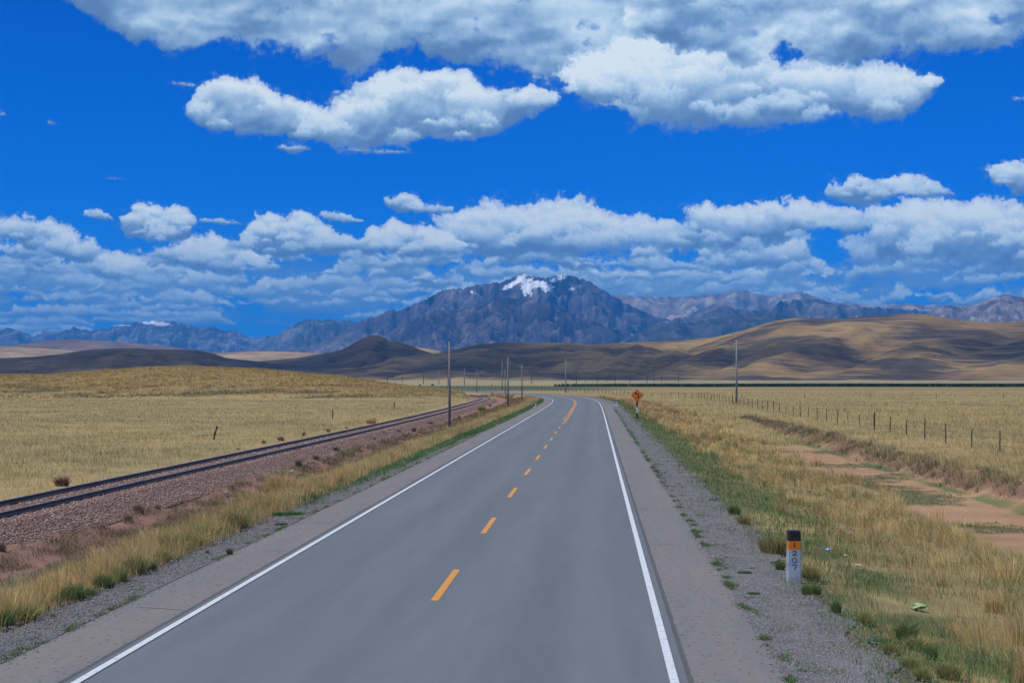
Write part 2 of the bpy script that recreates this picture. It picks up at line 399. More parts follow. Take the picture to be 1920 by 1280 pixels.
class MB:
    """collects simple shaped pieces into one mesh"""
    def __init__(s): s.v = []; s.f = []; s.mi = []
    def add(s, v, f, mi=0):
        b = len(s.v); s.v += [tuple(p) for p in v]; s.f += [tuple(i + b for i in q) for q in f]; s.mi += [mi] * len(f)
    def box(s, cx, cy, cz, sx, sy, sz, mi=0, bev=0.0):
        x, y, z = sx / 2, sy / 2, sz / 2; b = bev
        if b <= 0:
            v = [(cx + i * x, cy + j * y, cz + k * z) for k in (-1, 1) for j in (-1, 1) for i in (-1, 1)]
            s.add(v, [(0, 2, 3, 1), (4, 5, 7, 6), (0, 1, 5, 4), (2, 6, 7, 3), (0, 4, 6, 2), (1, 3, 7, 5)], mi); return
        ring = [(-x + b, -y), (x - b, -y), (x, -y + b), (x, y - b), (x - b, y), (-x + b, y), (-x, y - b), (-x, -y + b)]
        v = [(cx + px, cy + py, cz - z) for px, py in ring] + [(cx + px, cy + py, cz + z - b) for px, py in ring]
        v += [(cx + px * (1 - b / x), cy + py * (1 - b / y), cz + z) for px, py in ring]
        f = [tuple(reversed(range(8)))] + [(i, (i + 1) % 8, 8 + (i + 1) % 8, 8 + i) for i in range(8)] + [(8 + i, 8 + (i + 1) % 8, 16 + (i + 1) % 8, 16 + i) for i in range(8)] + [tuple(range(16, 24))]
        s.add(v, f, mi)
    def tube(s, pts, rad, n=8, mi=0, cap=True):
        pts = [Vector(p) for p in pts]; rad = rad if isinstance(rad, (list, tuple)) else [rad] * len(pts)
        v = []; f = []
        for i, p in enumerate(pts):
            d = (pts[min(i + 1, len(pts) - 1)] - pts[max(i - 1, 0)]).normalized()
            a = d.orthogonal().normalized() if abs(d.z) > .9 else Vector((0, 0, 1)).cross(d).normalized()
            if abs(d.z) > .9: a = Vector((1, 0, 0)) - d * d.x; a.normalize()
            b = d.cross(a)
            for k in range(n):
                t = 2 * math.pi * k / n
                v.append(p + (a * math.cos(t) + b * math.sin(t)) * rad[i])
        for i in range(len(pts) - 1):
            for k in range(n):
                f.append((i * n + k, i * n + (k + 1) % n, (i + 1) * n + (k + 1) % n, (i + 1) * n + k))
        if cap: f.append(tuple(reversed(range(n)))); f.append(tuple(range((len(pts) - 1) * n, len(pts) * n)))
        s.add(v, f, mi)
    def lathe(s, prof, n=12, mi=0, cx=0, cy=0):
        v = [(cx + r * math.cos(2 * math.pi * k / n), cy + r * math.sin(2 * math.pi * k / n), z) for r, z in prof for k in range(n)]
        f = [(i * n + k, i * n + (k + 1) % n, (i + 1) * n + (k + 1) % n, (i + 1) * n + k) for i in range(len(prof) - 1) for k in range(n)]
        f.append(tuple(reversed(range(n)))); f.append(tuple(range((len(prof) - 1) * n, len(prof) * n)))
        s.add(v, f, mi)
    def build(s, name, mats, parent=None, smooth=False):
        return mesh_obj(name, s.v, s.f, mats, parent, fmat=s.mi, smooth=smooth)

def grid_faces(ny, nx):
    i = np.arange(ny - 1)[:, None] * nx + np.arange(nx - 1)[None, :]
    return np.stack([i, i + 1, i + nx + 1, i + nx], -1).reshape(-1, 4)

# ================================================================== materials
MATS = {}
def material(name, build, rough=0.9, spec=0.2):
    m = bpy.data.materials.new(name); m.use_nodes = True; t = m.node_tree; t.nodes.clear(); g = NG(t)
    out = g.n('ShaderNodeOutputMaterial'); b = g.n('ShaderNodeBsdfPrincipled')
    b.inputs['Roughness'].default_value = rough; b.inputs['Specular IOR Level'].default_value = spec
    t.links.new(b.outputs[0], out.inputs[0])
    build(g, b); MATS[name] = m
    return m
def obj_co(g): return g.n('ShaderNodeTexCoord').outputs['Object']
def bump(g, b, h, strength=.5, dist=.02):
    n = g.n('ShaderNodeBump'); n.inputs['Strength'].default_value = strength; n.inputs['Distance'].default_value = dist
    g.put(n.inputs['Height'], h); g.put(b.inputs['Normal'], n.outputs[0])
def bc(g, b, c): g.put(b.inputs['Base Color'], c if not isinstance(c, tuple) else (*c, 1))

def m_plain(name, c1, c2=None, scale=3.0, rough=.8, bs=.0, bscale=40, metal=0.0, spec=.25):
    c2 = c2 or tuple(x * .72 for x in c1)
    def f(g, b):
        co = obj_co(g)
        n = g.noise(co, scale, 5, .6)
        bc(g, b, g.mix(g.ss(n, .35, .65), c1, c2)); b.inputs['Metallic'].default_value = metal
        if bs: bump(g, b, g.noise(co, bscale, 3, .6), bs, .01)
    return material(name, f, rough, spec)

def f_attr(amount=.35, sc1=1.6, sc2=14.0, sc3=90.0):
    def f(g, b):
        a = g.n('ShaderNodeAttribute', attribute_name='Col').outputs['Color']
        co = obj_co(g)
        n1 = g.noise(co, sc1, 5, .6); n2 = g.noise(co, sc2, 4, .65)
        k = g.m('ADD', g.m('MULTIPLY', g.m('SUBTRACT', n1, .5), amount * 1.6), g.m('MULTIPLY', g.m('SUBTRACT', n2, .5), amount * 1.4))
        k = g.m('ADD', k, 1.0)
        v = g.vm('SCALE', a, scale=k)
        bc(g, b, v)
        bump(g, b, n2, .6, .03)
    return f
material('ground', f_attr(.55, .35, 6.0), .95, .1)
def f_blade(g, b):
    a = g.n('ShaderNodeAttribute', attribute_name='Col').outputs['Color']
    bc(g, b, a)
    t = g.n('ShaderNodeBsdfTranslucent'); g.put(t.inputs[0], a)
    mx = g.n('ShaderNodeMixShader'); mx.inputs[0].default_value = .30
    out = [n for n in g.t.nodes if n.type == 'OUTPUT_MATERIAL'][0]
    g.t.links.new(b.outputs[0], mx.inputs[1]); g.t.links.new(t.outputs[0], mx.inputs[2]); g.t.links.new(mx.outputs[0], out.inputs[0])
material('grass', f_blade, .8, .15)

def f_asphalt(g, b):
    a = g.n('ShaderNodeAttribute', attribute_name='Col').outputs['Color']    # red = lateral position, green = distance along
    sp = g.n('ShaderNodeSeparateColor'); g.put(sp.inputs[0], a); s, along, _ = sp.outputs
    co = obj_co(g)
    fine = g.voro(co, 55, 'F1', out=1); f2 = g.noise(co, 120, 3, .7)
    big = g.noise(g.vec(g.m('MULTIPLY', s, .9), g.m('MULTIPLY', along, .035), 0.0), 1.0, 4, .55)
    med = g.noise(g.vec(g.m('MULTIPLY', s, 3.0), g.m('MULTIPLY', along, .30), 3.0), 1.0, 5, .6)
    # wheel tracks, slightly polished and paler; a darker oil line between them
    def band(c, wdt): return g.ss(g.m('ABSOLUTE', g.m('SUBTRACT', s, c)), wdt, 0.0)
    tr = g.m('ADD', g.m('ADD', band(-2.7, .55), band(-.95, .55)), g.m('ADD', band(.95, .55), band(2.7, .55)))
    oil = g.m('ADD', band(-1.85, .5), band(1.85, .5))
    k = g.m('ADD', 1.0, g.m('MULTIPLY', tr, .055)); k = g.m('SUBTRACT', k, g.m('MULTIPLY', oil, .05))
    k = g.m('ADD', k, g.m('MULTIPLY', g.m('SUBTRACT', big, .5), .42)); k = g.m('ADD', k, g.m('MULTIPLY', g.m('SUBTRACT', med, .5), .24))
    k = g.m('ADD', k, g.m('MULTIPLY', g.m('SUBTRACT', f2, .5), .5))
    k = g.m('SUBTRACT', k, g.m('MULTIPLY', g.ss(med, .68, .76), .12))
    k = g.m('ADD', k, g.m('MULTIPLY', g.m('SUBTRACT', g.noise(co, 5, 6, .72), .5), .22)); k = g.m('ADD', k, g.m('MULTIPLY', g.m('SUBTRACT', g.noise(co, 26, 3, .7), .5), .28))
    bc(g, b, g.vm('SCALE', ASPH, scale=k))
    bump(g, b, f2, .35, .004)
ASPH = (.132, .146, .152)
material('asphalt', f_asphalt, .82, .3)

def f_shoulder(g, b):
    a = g.n('ShaderNodeAttribute', attribute_name='Col').outputs['Color']
    sp = g.n('ShaderNodeSeparateColor'); g.put(sp.inputs[0], a); s, along, _ = sp.outputs
    co = obj_co(g)
    spk = g.voro(co, 9, 'F1', out=0); cell = g.voro(co, 9, 'F1', out=1)
    cs = g.n('ShaderNodeSeparateColor'); g.put(cs.inputs[0], cell)
    f2 = g.noise(co, 70, 3, .7); big = g.noise(g.vec(s, g.m('MULTIPLY', along, .12), 0.0), 1.1, 5, .6)
    c = g.mix(g.ss(big, .3, .7), (.185, .165, .148), (.138, .132, .128))
    c = g.mix(g.ss(f2, .35, .7), c, (.225, .205, .19))
    md = g.noise(co, 7, 5, .7); c = g.vm('SCALE', c, scale=g.lin(md, .3, .7, .88, 1.12))
    # loose dark chippings
    d = g.m('MULTIPLY', g.ss(spk, .25, .15), g.ss(cs.outputs[0], .50, .60))
    c = g.mix(d, c, (.045, .042, .045))
    # the overlay of the carriageway leaves a dark ragged seam
    jag = g.m('MULTIPLY', g.m('SUBTRACT', g.noise(g.vec(0.0, along, 0.0), 1.5, 5, .7), .5), .28)
    seam = g.ss(g.m('ADD', g.m('ABSOLUTE', s), g.m('MULTIPLY', jag, .35)), 3.845, 3.825)
    c = g.mix(g.m('MULTIPLY', seam, .65), c, (.055, .055, .058))
    edge = g.m('MULTIPLY', g.ss(g.m('ADD', g.m('ABSOLUTE', s), jag), 4.9, 5.1), .45)
    c = g.mix(edge, c, (.14, .13, .135))
    bc(g, b, c); bump(g, b, f2, .5, .006)
material('chip_seal', f_shoulder, .9, .2)

def f_gravel(sc, cols, dark):
    def f(g, b):
        co = obj_co(g)
        v = g.n('ShaderNodeTexVoronoi', feature='F1'); g.put(v.inputs['Vector'], co); v.inputs['Scale'].default_value = sc
        cs = g.n('ShaderNodeSeparateColor'); g.put(cs.inputs[0], v.outputs[1])
        c = g.ramp(cs.outputs[0], cols)
        c = g.mix(g.ss(v.outputs[0], .40, .75), c, dark)
        n = g.noise(co, .8, 4, .6)
        c = g.vm('SCALE', c, scale=g.lin(n, .3, .7, .82, 1.12))
        bc(g, b, c); bump(g, b, g.m('SUBTRACT', 1.0, v.outputs[0]), .7, .02)
    return f
material('gravel', f_gravel(38, [(0, (.14, .134, .134)), (.35, (.185, .174, .172)), (.7, (.22, .202, .195)), (1, (.29, .272, .265))], (.115, .108, .108)), .95, .15)
material('ballast', f_gravel(16, [(0, (.15, .095, .08)), (.35, (.25, .16, .13)), (.7, (.33, .225, .19)), (1, (.42, .33, .29))], (.08, .05, .04)), .95, .15)
def f_stone(g, b):
    a = g.n('ShaderNodeAttribute', attribute_name='Col').outputs['Color']; bc(g, b, a)
material('stones', f_stone, .9, .2)

def f_paint(c, wear):
    def f(g, b):
        co = obj_co(g); n = g.noise(co, 9, 6, .7); n2 = g.noise(co, 60, 3, .7)
        k = g.m('MULTIPLY', g.ss(g.m('ADD', n, g.m('MULTIPLY', n2, .35)), .70, .88), wear)
        bc(g, b, g.mix(k, c, (.16, .16, .17)))
    return f
material('white_line_paint', f_paint((.60, .63, .62), .75), .6, .3)
material('yellow_line_paint', f_paint((.62, .27, .035), .5), .6, .3)
m_plain('crack_tar', (.05, .048, .05), (.035, .034, .036))
m_plain('steel_rail', (.085, .075, .075), (.05, .042, .045), 2.0, .55, metal=.3)
m_plain('rail_head', (.33, .36, .40), (.22, .24, .27), 1.0, .38, metal=.8)
m_plain('concrete_pole', (.24, .25, .26), (.16, .165, .17), 1.3, .85, .3)
m_plain('wood_pole', (.20, .195, .20), (.13, .12, .12), 1.6, .9, .4)
m_plain('tarred_wood', (.075, .055, .055), (.04, .032, .034), 6, .9, .4)
m_plain('dark_metal', (.08, .085, .09), (.05, .05, .055), 4, .6)
m_plain('insulator', (.22, .13, .10), (.15, .08, .06), 20, .3)
m_plain('black_paint', (.014, .015, .02), (.025, .025, .03), 9, .5)
m_plain('white_paint', (.52, .54, .56), (.36, .38, .42), 7, .6, .15)
m_plain('orange_paint', (.60, .17, .015), (.50, .13, .012), 12, .45)
m_plain('sign_back', (.06, .062, .065), (.045, .045, .05), 6, .5)
m_plain('number_paint', (.05, .062, .07), (.08, .092, .10), 30, .7)
m_plain('concrete', (.34, .345, .36), (.24, .245, .26), 5, .85, .3)
m_plain('blue_plastic', (.02, .28, .70), (.03, .35, .78), 30, .25, spec=.5)
m_plain('white_plastic', (.72, .76, .78), (.6, .64, .66), 30, .35, spec=.5)
m_plain('green_plastic', (.36, .44, .20), (.27, .37, .15), 25, .35, spec=.5)
def f_cloud(g, b):
    bc(g, b, (.85, .87, .9)); a = g.n('ShaderNodeAttribute', attribute_name='Col').outputs['Fac']
    tr = g.n('ShaderNodeBsdfTransparent'); mx = g.n('ShaderNodeMixShader'); g.put(mx.inputs[0], a)
    out = [n for n in g.t.nodes if n.type == 'OUTPUT_MATERIAL'][0]
    g.t.links.new(tr.outputs[0], mx.inputs[1]); g.t.links.new(b.outputs[0], mx.inputs[2]); g.t.links.new(mx.outputs[0], out.inputs[0])
material('cloud', f_cloud, 1.0, 0)

# ================================================================== lie of the land
K = math.tan(math.atan(155 / F))                    # the straight road runs slightly to the right of the view
RY = [-200, 0, 60, 120, 170, 208, 243, 272, 300, 326, 350, 368, 395, 423, 457, 486, 503, 545, 600, 700]
RX = [-2.64 + K * y for y in RY[:5]] + [7.6, 9.2, 10.25, 10.75, 10.55, 9.85, 8.9, 5.9, 0.9, -7.5, -14.0, -17.8, -27.0, -41.0, -74.0]
TY = [-200, 0, 60, 120, 160, 189, 233, 262, 282, 305, 325, 343, 363, 381, 410, 450, 520]
TX = [-17.02 + K * y for y in TY[:4]] + [-9.3, -8.2, -6.75, -5.95, -5.35, -4.95, -5.05, -5.8, -7.8, -10.5, -17, -30, -65]
def smooth_path(Ys, Xs, step=2.0):
    """dense polyline through the points (Catmull-Rom)"""
    P = [Vector((x, y)) for x, y in zip(Xs, Ys)]; out = []
    for i in range(len(P) - 1):
        p0, p1, p2, p3 = P[max(i - 1, 0)], P[i], P[i + 1], P[min(i + 2, len(P) - 1)]
        n = max(2, int((p2 - p1).length / step))
        if (p2 - p1).length > 100: n = max(2, int((p2 - p1).length / step))
        d1 = (p2 - p0) / max(1e-6, (p2 - p0).length) * (p2 - p1).length; d2 = (p3 - p1) / max(1e-6, (p3 - p1).length) * (p2 - p1).length
        for k in range(n):
            t = k / n
            out.append((2 * t**3 - 3 * t**2 + 1) * p1 + (t**3 - 2 * t**2 + t) * d1 + (-2 * t**3 + 3 * t**2) * p2 + (t**3 - t**2) * d2)
    out.append(P[-1])
    return np.array([tuple(p) for p in out])
ROAD = smooth_path(RY, RX); TRACK = smooth_path(TY, TX)
def path_offset(path, s, n=None):
    d = np.gradient(path, axis=0); d /= np.linalg.norm(d, axis=1)[:, None]
    nrm = np.stack([d[:, 1], -d[:, 0]], 1)           # to the right
    return path + nrm * (s if np.ndim(s) == 0 else np.asarray(s)[:, None])
def path_s(path, Y):
    """x of the path and cos of its heading at Y"""
    o = np.argsort(path[:, 1]); py, px = path[o, 1], path[o, 0]
    x = np.interp(Y, py, px); h = (np.interp(Y + 3, py, px) - np.interp(Y - 3, py, px)) / 6
    return x, 1 / np.sqrt(1 + h * h)
def road_s(X, Y): x, c = path_s(ROAD, Y); return (X - x) * c
def track_s(X, Y): x, c = path_s(TRACK, Y); return (X - x) * c
def along(path): return np.concatenate([[0], np.cumsum(np.linalg.norm(np.diff(path, axis=0), axis=1))])

PRO = np.array([(-60, -.28), (-22, -.40), (-17.5, -.45), (-12.2, -.48), (-11.5, -.60), (-10.7, -.78), (-9.6, -.80), (-8.9, -.55), (-7.2, -.28), (-5.9, -.11), (-5.05, -.035), (-4.9, -.05), (4.9, -.05),
                (5.05, -.035), (6.4, -.10), (9, -.36), (12, -.68), (14.4, -.85), (17.4, -.88), (17.9, -.60), (18.5, -.28), (19.6, -.20), (24, -.10), (34, -.04), (60, 0)])
PRO2 = np.array([(-60, -.28), (-22, -.40), (-17.5, -.45), (-12.2, -.48), (-11.5, -.55), (-10.7, -.62), (-9.6, -.60), (-8.9, -.45), (-7.2, -.28), (-5.9, -.11), (-5.05, -.035), (-4.9, -.05), (4.9, -.05),
                (5.05, -.035), (6.4, -.10), (9, -.28), (12, -.36), (14.4, -.36), (17.4, -.33), (18.5, -.28), (19.6, -.24), (24, -.12), (34, -.05), (60, 0)])
HPX = [-400, -200, 0, 60, 85, 130, 200, 300, 350, 400, 480, 560, 640, 720, 780, 830, 860, 882]
HPY = [694, 700, 704, 703, 706, 701, 696, 690.5, 688.5, 691, 694, 700, 707, 718.5, 727, 731, 734.5, 738]
def hill(X, Y):
    px = 960 + F * X / np.maximum(Y, 1)
    yc = np.interp(px, [-400, 350, 600, 760, 880], [470, 430, 400, 366, 345]); yf = np.interp(px, [-400, 0, 500, 760, 880], [350, 335, 315, 305, 318])
    zc = CAMZ + (710 - np.interp(px, HPX, HPY)) * yc / F + .35
    up = sst(Y, yf, yc) ** 0.8; dn = 1 - sst(Y, yc + 4, yc + np.interp(px, [300, 700, 860], [420, 90, 26]))
    edge = sst(px, 888, 872) if False else 1 - sst(px, 868, 886)
    z = zc * np.minimum(up, dn) * edge * (1 - sst(-px, 500, 1500))
    return np.where(Y > 200, z, 0)
def land(X, Y):
    """height of the natural ground"""
    X = np.asarray(X, float); Y = np.asarray(Y, float)
    s = road_s(X, Y); t = track_s(X, Y)
    far = sst(Y, 480, 700)
    ss_ = s + .55 * vnoise(Y / 6.0, Y * 0 + 3.3, 5) * sst(np.abs(s), 6.5, 10)
    m = sst(Y, 120, 165)
    z = np.interp(ss_, PRO[:, 0], PRO[:, 1]) * (1 - m) + np.interp(ss_, PRO2[:, 0], PRO2[:, 1]) * m
    z = z * (1 - far) - .03 * far
    off = sst(np.abs(s), 6.2, 8.5)
    near = 1 - sst(Y, 300, 900)
    z = z + off * near * (.07 * fbm(X / 2.2, Y / 2.2, 4, 3) + .10 * fbm(X / 14, Y / 14, 3, 8))
    z = z + off * sst(Y, 60, 200) * .22 * fbm(X / 60, Y / 60, 3, 9)
    h = hill(X, Y); z = z + h * (1 + .05 * fbm(X / 25, Y / 25, 4, 21)) + .35 * np.clip(h, 0, 1) * fbm(X / 9, Y / 9, 3, 22)
    # keep clear of the track bed
    tb = 1 - sst(np.abs(t), 2.2, 4.5)
    z = np.where((Y > -50) & (Y < 470), z * (1 - tb) + np.minimum(z, -.48) * tb, z)
    return z

def clamp3(a): return np.clip(a, 0, 1)
def lerp3(a, b, t): return a + (np.asarray(b)[None, :] - a) * t[:, None]
def land_colour(X, Y):
    n = len(X); s = road_s(X, Y); t = track_s(X, Y)
    n1 = fbm(X / 7, Y / 7, 5, 41); n2 = fbm(X / 30, Y / 45, 4, 42); n3 = fbm(X / 1.6, Y / 1.6, 4, 43)
    c = np.zeros((n, 3)) + np.array((.33, .245, .105))
    c = lerp3(c, (.27, .215, .10), sst(n2, -.1, .5) * .9)
    c = lerp3(c, (.36, .25, .11), sst(n1, .05, .5) * .7)
    # right verge ------------------------------------------------
    near = 1 - sst(Y, 330, 480)
    w = s + .9 * n3 + .8 * n1
    green = sst(w, 5.6, 6.6) * (1 - sst(w, 8.0, 9.6)) * sst(n1 + .35 * n3 + .5 * sst(Y, 40, 60), -.22, .10) * near
    c = lerp3(c, (.075, .105, .035), green * .85)
    gold = sst(w, 8.5, 10.5) * (1 - sst(w, 13.0, 14.5)) * near
    c = lerp3(c, (.25, .175, .075), gold * .5)
    soil = sst(w, 6.6, 7.4) * (1 - sst(w, 8.6, 9.6)) * sst(n3, -.05, .35) * near
    c = lerp3(c, (.27, .16, .085), soil * .8)
    ch = sst(s + .5 * n1, 13.0, 13.8) * (1 - sst(s + .3 * n1, 17.7, 18.2)) * (1 - sst(Y, 96, 122))
    c = lerp3(c, (.36, .215, .12), ch)
    ban = fbm(X / 6, Y / 9, 5, 51)
    c = lerp3(c, (.085, .10, .045), ch * sst(ban + .35 * n3, .08, .28) * .75)
    strip = sst(s, 16.7, 17.0) * (1 - sst(s, 17.35, 17.6)) * (1 - sst(Y, 120, 150)) * sst(fbm(Y / 6, Y * 0, 2, 4), -.4, 0)
    c = lerp3(c, (.09, .13, .05), strip * .8)
    bank = sst(s + .3 * n3, 17.5, 17.8) * (1 - sst(s + .4 * n3, 18.4, 18.9)) * (1 - sst(Y, 150, 190))
    c = lerp3(c, (.20, .12, .08), bank)
    # left verge ------------------------------------------------
    v = -s + .5 * n3
    lf = sst(v, 8.9, 9.6) * (1 - sst(v, 11.3, 11.8)) * near
    c = lerp3(c, (.15, .115, .085), lf * .95)
    c = lerp3(c, (.17, .13, .07), lf * sst(n1, .1, .4) * .7)
    tl = np.abs(t)
    red = (t > 0) * sst(-t + .0, -3.9 - .0, -3.3) * near
    red = ((t > 1.6) & (t < 3.9 + .4 * n3)).astype(float) * near * (1 - sst(Y, 330, 380))
    c = lerp3(c, (.25, .135, .095), red * .9)
    c = lerp3(c, (.26, .15, .09), ((t < -1.6) & (t > -3.0 + .3 * n3)).astype(float) * near * .6)
    # gravel and green by the shoulders
    gl = (1 - sst(np.abs(s) + .25 * n3, 6.0, 6.7)) * near
    c = lerp3(c, (.16, .145, .15), gl)
    # the golden hill of bunch grass
    h = hill(X, Y)
    c = lerp3(c, (.235, .165, .065), sst(h, .3, 1.5) * .8)
    c = lerp3(c, (.085, .095, .06), sst(h, .05, .4) * (1 - sst(h, 1.2, 3.0)) * sst(fbm(X / 22, Y / 9, 4, 61), -.05, .25) * (X < -12) * .85)
    # far bands of pasture and marsh, long across the view
    jy = Y * (1 + .05 * fbm(X / 260, Y / 500, 3, 71)) + 20 * fbm(X / 60, Y / 60, 2, 72)
    ys = np.array([0, 480, 560, 640, 760, 860, 930, 1050, 1250, 1500, 1750, 2100, 2400, 2700, 3200, 4200, 9000, 60000])
    lc = np.array([(.25, .19, .09), (.25, .19, .09), (.10, .115, .07), (.085, .10, .06), (.10, .11, .065), (.12, .13, .07), (.30, .25, .12), (.34, .29, .15), (.17, .18, .09), (.36, .31, .17), (.34, .28, .15), (.20, .17, .095), (.27, .21, .115), (.33, .26, .15), (.34, .26, .15), (.32, .245, .14), (.28, .21, .12), (.28, .21, .12)])
    rc = np.array([(.25, .19, .09), (.25, .19, .09), (.25, .19, .09), (.26, .20, .09), (.17, .14, .08), (.05, .075, .04), (.30, .25, .12), (.34, .29, .15), (.15, .17, .09), (.36, .31, .17), (.34, .28, .15), (.13, .125, .08), (.26, .21, .115), (.33, .26, .15), (.34, .26, .15), (.32, .245, .14), (.28, .21, .12), (.28, .21, .12)])
    a = np.stack([np.interp(jy, ys, lc[:, k]) for k in range(3)], 1); b = np.stack([np.interp(jy, ys, rc[:, k]) for k in range(3)], 1)
    k = sst(X / np.maximum(Y, 1), .03, .09)[:, None]
    fb = (a * (1 - k) + b * k) * (1 + .25 * fbm(X / 120, Y / 300, 4, 73))[:, None]
    f = (sst(Y, 470, 560) * (h < .05))[:, None]
    c = c * (1 - f) + fb * f
    return np.clip(c, .01, .9)

# ================================================================== ground: one sheet to the horizon
def build_ground():
    a_in = np.arange(-20, 20.01, .115); a_out = np.concatenate([np.arange(20.5, 60, 1.2), np.arange(60, 181, 5)])
    ang = np.radians(np.concatenate([-a_out[::-1], a_in, a_out[:-1]]))
    r = [9.0]
    while r[-1] < 70000: r.append(r[-1] * (1.0085 if r[-1] < 1500 else 1.02))
    r = np.array(r)
    AA, RR = np.meshgrid(ang, r)
    X = (np.sin(AA) * RR).ravel(); Y = (np.cos(AA) * RR).ravel()
    z = land(X, Y)
    v = np.stack([X, Y, z], 1); nx = len(ang); f = grid_faces(len(r), nx)
    # close the circle and the middle
    i = np.arange(len(r) - 1) * nx
    seam = np.stack([i + nx - 1, i, i + nx, i + nx + nx - 1], 1)
    f = np.concatenate([f, seam])
    col = land_colour(X, Y)
    vc = len(v); v = np.concatenate([v, [[0, 0, -.06]]]); col = np.concatenate([col, [[.2, .18, .1]]])
    k = np.arange(nx); fan = np.stack([k, (k + 1) % nx, np.full(nx, vc), np.full(nx, vc)], 1)
    me_f = [tuple(q) for q in []]
    o = mesh_obj('ground', v, f, MATS['ground'], col=col, smooth=True)
    tag(o, 'dry straw coloured plain spreading on both sides of the road', 'ground', kind='structure')
build_ground()

# ================================================================== road
def strip(name, path, s0, s1, z, mat, n=5, y0=-50, y1=640, crown=0.0, parent=None, zs=None):
    """a ribbon between two lateral offsets (numbers or arrays) of a path"""
    al_ = along(path); m = (path[:, 1] >= y0) & (path[:, 1] <= y1)
    A = al_[m]; d = np.gradient(path, axis=0); d /= np.linalg.norm(d, axis=1)[:, None]; nrm = np.stack([d[:, 1], -d[:, 0]], 1)[m]; P = path[m]
    s0 = s0(A) if callable(s0) else np.full(len(A), float(s0)); s1 = s1(A) if callable(s1) else np.full(len(A), float(s1))
    t = np.linspace(0, 1, n)
    S = s0[:, None] + (s1 - s0)[:, None] * t[None, :]
    XY = P[:, None, :] + nrm[:, None, :] * S[:, :, None]
    Z = np.full(S.shape, float(z)) if zs is None else np.interp(S, [q[0] for q in zs], [q[1] for q in zs])
    v = np.concatenate([XY, Z[..., None]], 2).reshape(-1, 3)
    col = np.stack([S.ravel(), np.repeat(A, n), 0 * S.ravel()], 1)
    return mesh_obj(name, v, grid_faces(len(P), n), mat, parent, col=col, smooth=False)
ROADF = smooth_path(RY, RX, 0.5) ; AL = along(ROAD)
# road surface with its thickness at the edges
o = strip('road', ROAD, -3.78, 3.78, 0.0, MATS['asphalt'], 11, zs=[(-3.78, -.012), (-3.74, 0), (3.74, 0), (3.78, -.012)]); tag(o, 'grey asphalt road running ahead and bending left', 'road', kind='structure')
o = strip('shoulder', ROAD, -5.06, -3.765, -.012, MATS['chip_seal'], 7, zs=[(-5.06, -.03), (-4.98, -.015), (-3.8, -.010)]); tag(o, 'pinkish chip sealed shoulder on the left of the road', 'shoulder', kind='structure')
o = strip('shoulder', ROAD, 3.765, 5.06, -.012, MATS['chip_seal'], 7, zs=[(3.8, -.010), (4.98, -.015), (5.06, -.03)]); tag(o, 'pinkish chip sealed shoulder on the right of the road', 'shoulder', kind='structure')
for sg, nm in ((-1, 'left'), (1, 'right')):
    o = strip('edge_line', ROAD, sg * 3.6 - .055, sg * 3.6 + .055, .004, MATS['white_line_paint'], 2); tag(o, 'white edge line along the %s side of the road' % nm, 'road marking', kind='structure')
def sub(path, a0, a1, step=.5):
    al_ = along(path); t = np.arange(a0, a1 + 1e-6, min(step, (a1 - a0) / 4)); return np.stack([np.interp(t, al_, path[:, 0]), np.interp(t, al_, path[:, 1])], 1)
A0 = np.interp(27.5, ROAD[:, 1], AL)
dash0 = None; k = 0
a = A0 - 24
while a < np.interp(330, ROAD[:, 1], AL):
    y = np.interp(a, AL, ROAD[:, 1])
    off = 0.0 if y < 139 else -.13
    if y < 139 or y < 175:
        pth = sub(ROAD, a, a + 4.5)
        d = strip('lane_dash', pth, off - .065, off + .065, .004, MATS['yellow_line_paint'], 2)
        k += 1; tag(d, 'yellow dash painted down the middle of the road', 'road marking', 'yellow centre line dashes', 'structure')
    a += 12.0 if y < 139 else 7.0
o = strip('centre_line', sub(ROAD, np.interp(139, ROAD[:, 1], AL), np.interp(640, ROAD[:, 1], AL), 2), .06, .19, .004, MATS['yellow_line_paint'], 2); tag(o, 'solid yellow centre line starting before the bend', 'road marking', kind='structure')
o = strip('centre_line', sub(ROAD, np.interp(176, ROAD[:, 1], AL), np.interp(640, ROAD[:, 1], AL), 2), -.19, -.06, .004, MATS['yellow_line_paint'], 2); tag(o, 'second solid yellow line inside the bend', 'road marking', kind='structure')

# cracks across the shoulders: thin wandering tar seams
def crack(s0, s1, y, sl, seed):
    r = random.Random(seed); n = 16; v = []; f = []
    for i in range(n):
        t = i / (n - 1); s = s0 + (s1 - s0) * t; yy = y + sl * t + r.gauss(0, .025); wd = .012 * (1 + r.random()) * (1 - .6 * t)
        x, c = path_s(ROAD, np.array([yy]))
        v += [(x[0] + s / c[0], yy - wd, -.008 + .0), (x[0] + s / c[0], yy + wd, -.008)]
    for i in range(n - 1): f.append((2 * i, 2 * i + 2, 2 * i + 3, 2 * i + 1))
    return v, f
mb = MB()
for i, (y, s0, s1, sl) in enumerate([(26.5, -3.9, -4.7, .3), (35.5, -3.9, -4.6, .2), (42.3, -3.85, -5.0, .5), (48.5, -3.85, -5.0, .6), (61, -3.9, -5, .4), (78, -3.9, -5, .5), (96, -3.9, -5, .4), (118, -3.9, -5, .6), (140, -3.9, -5, .5), (36.8, 3.9, 4.5, .2), (47, 3.9, 5, .3), (63, 3.9, 4.9, .3), (90, 3.9, 5, .4)]):
    v, f = crack(s0, s1, y, sl, i); mb.add(v, f)
o = mb.build('shoulder_cracks', MATS['crack_tar']); tag(o, 'fine dark cracks running across the shoulders', 'cracks', kind='structure')

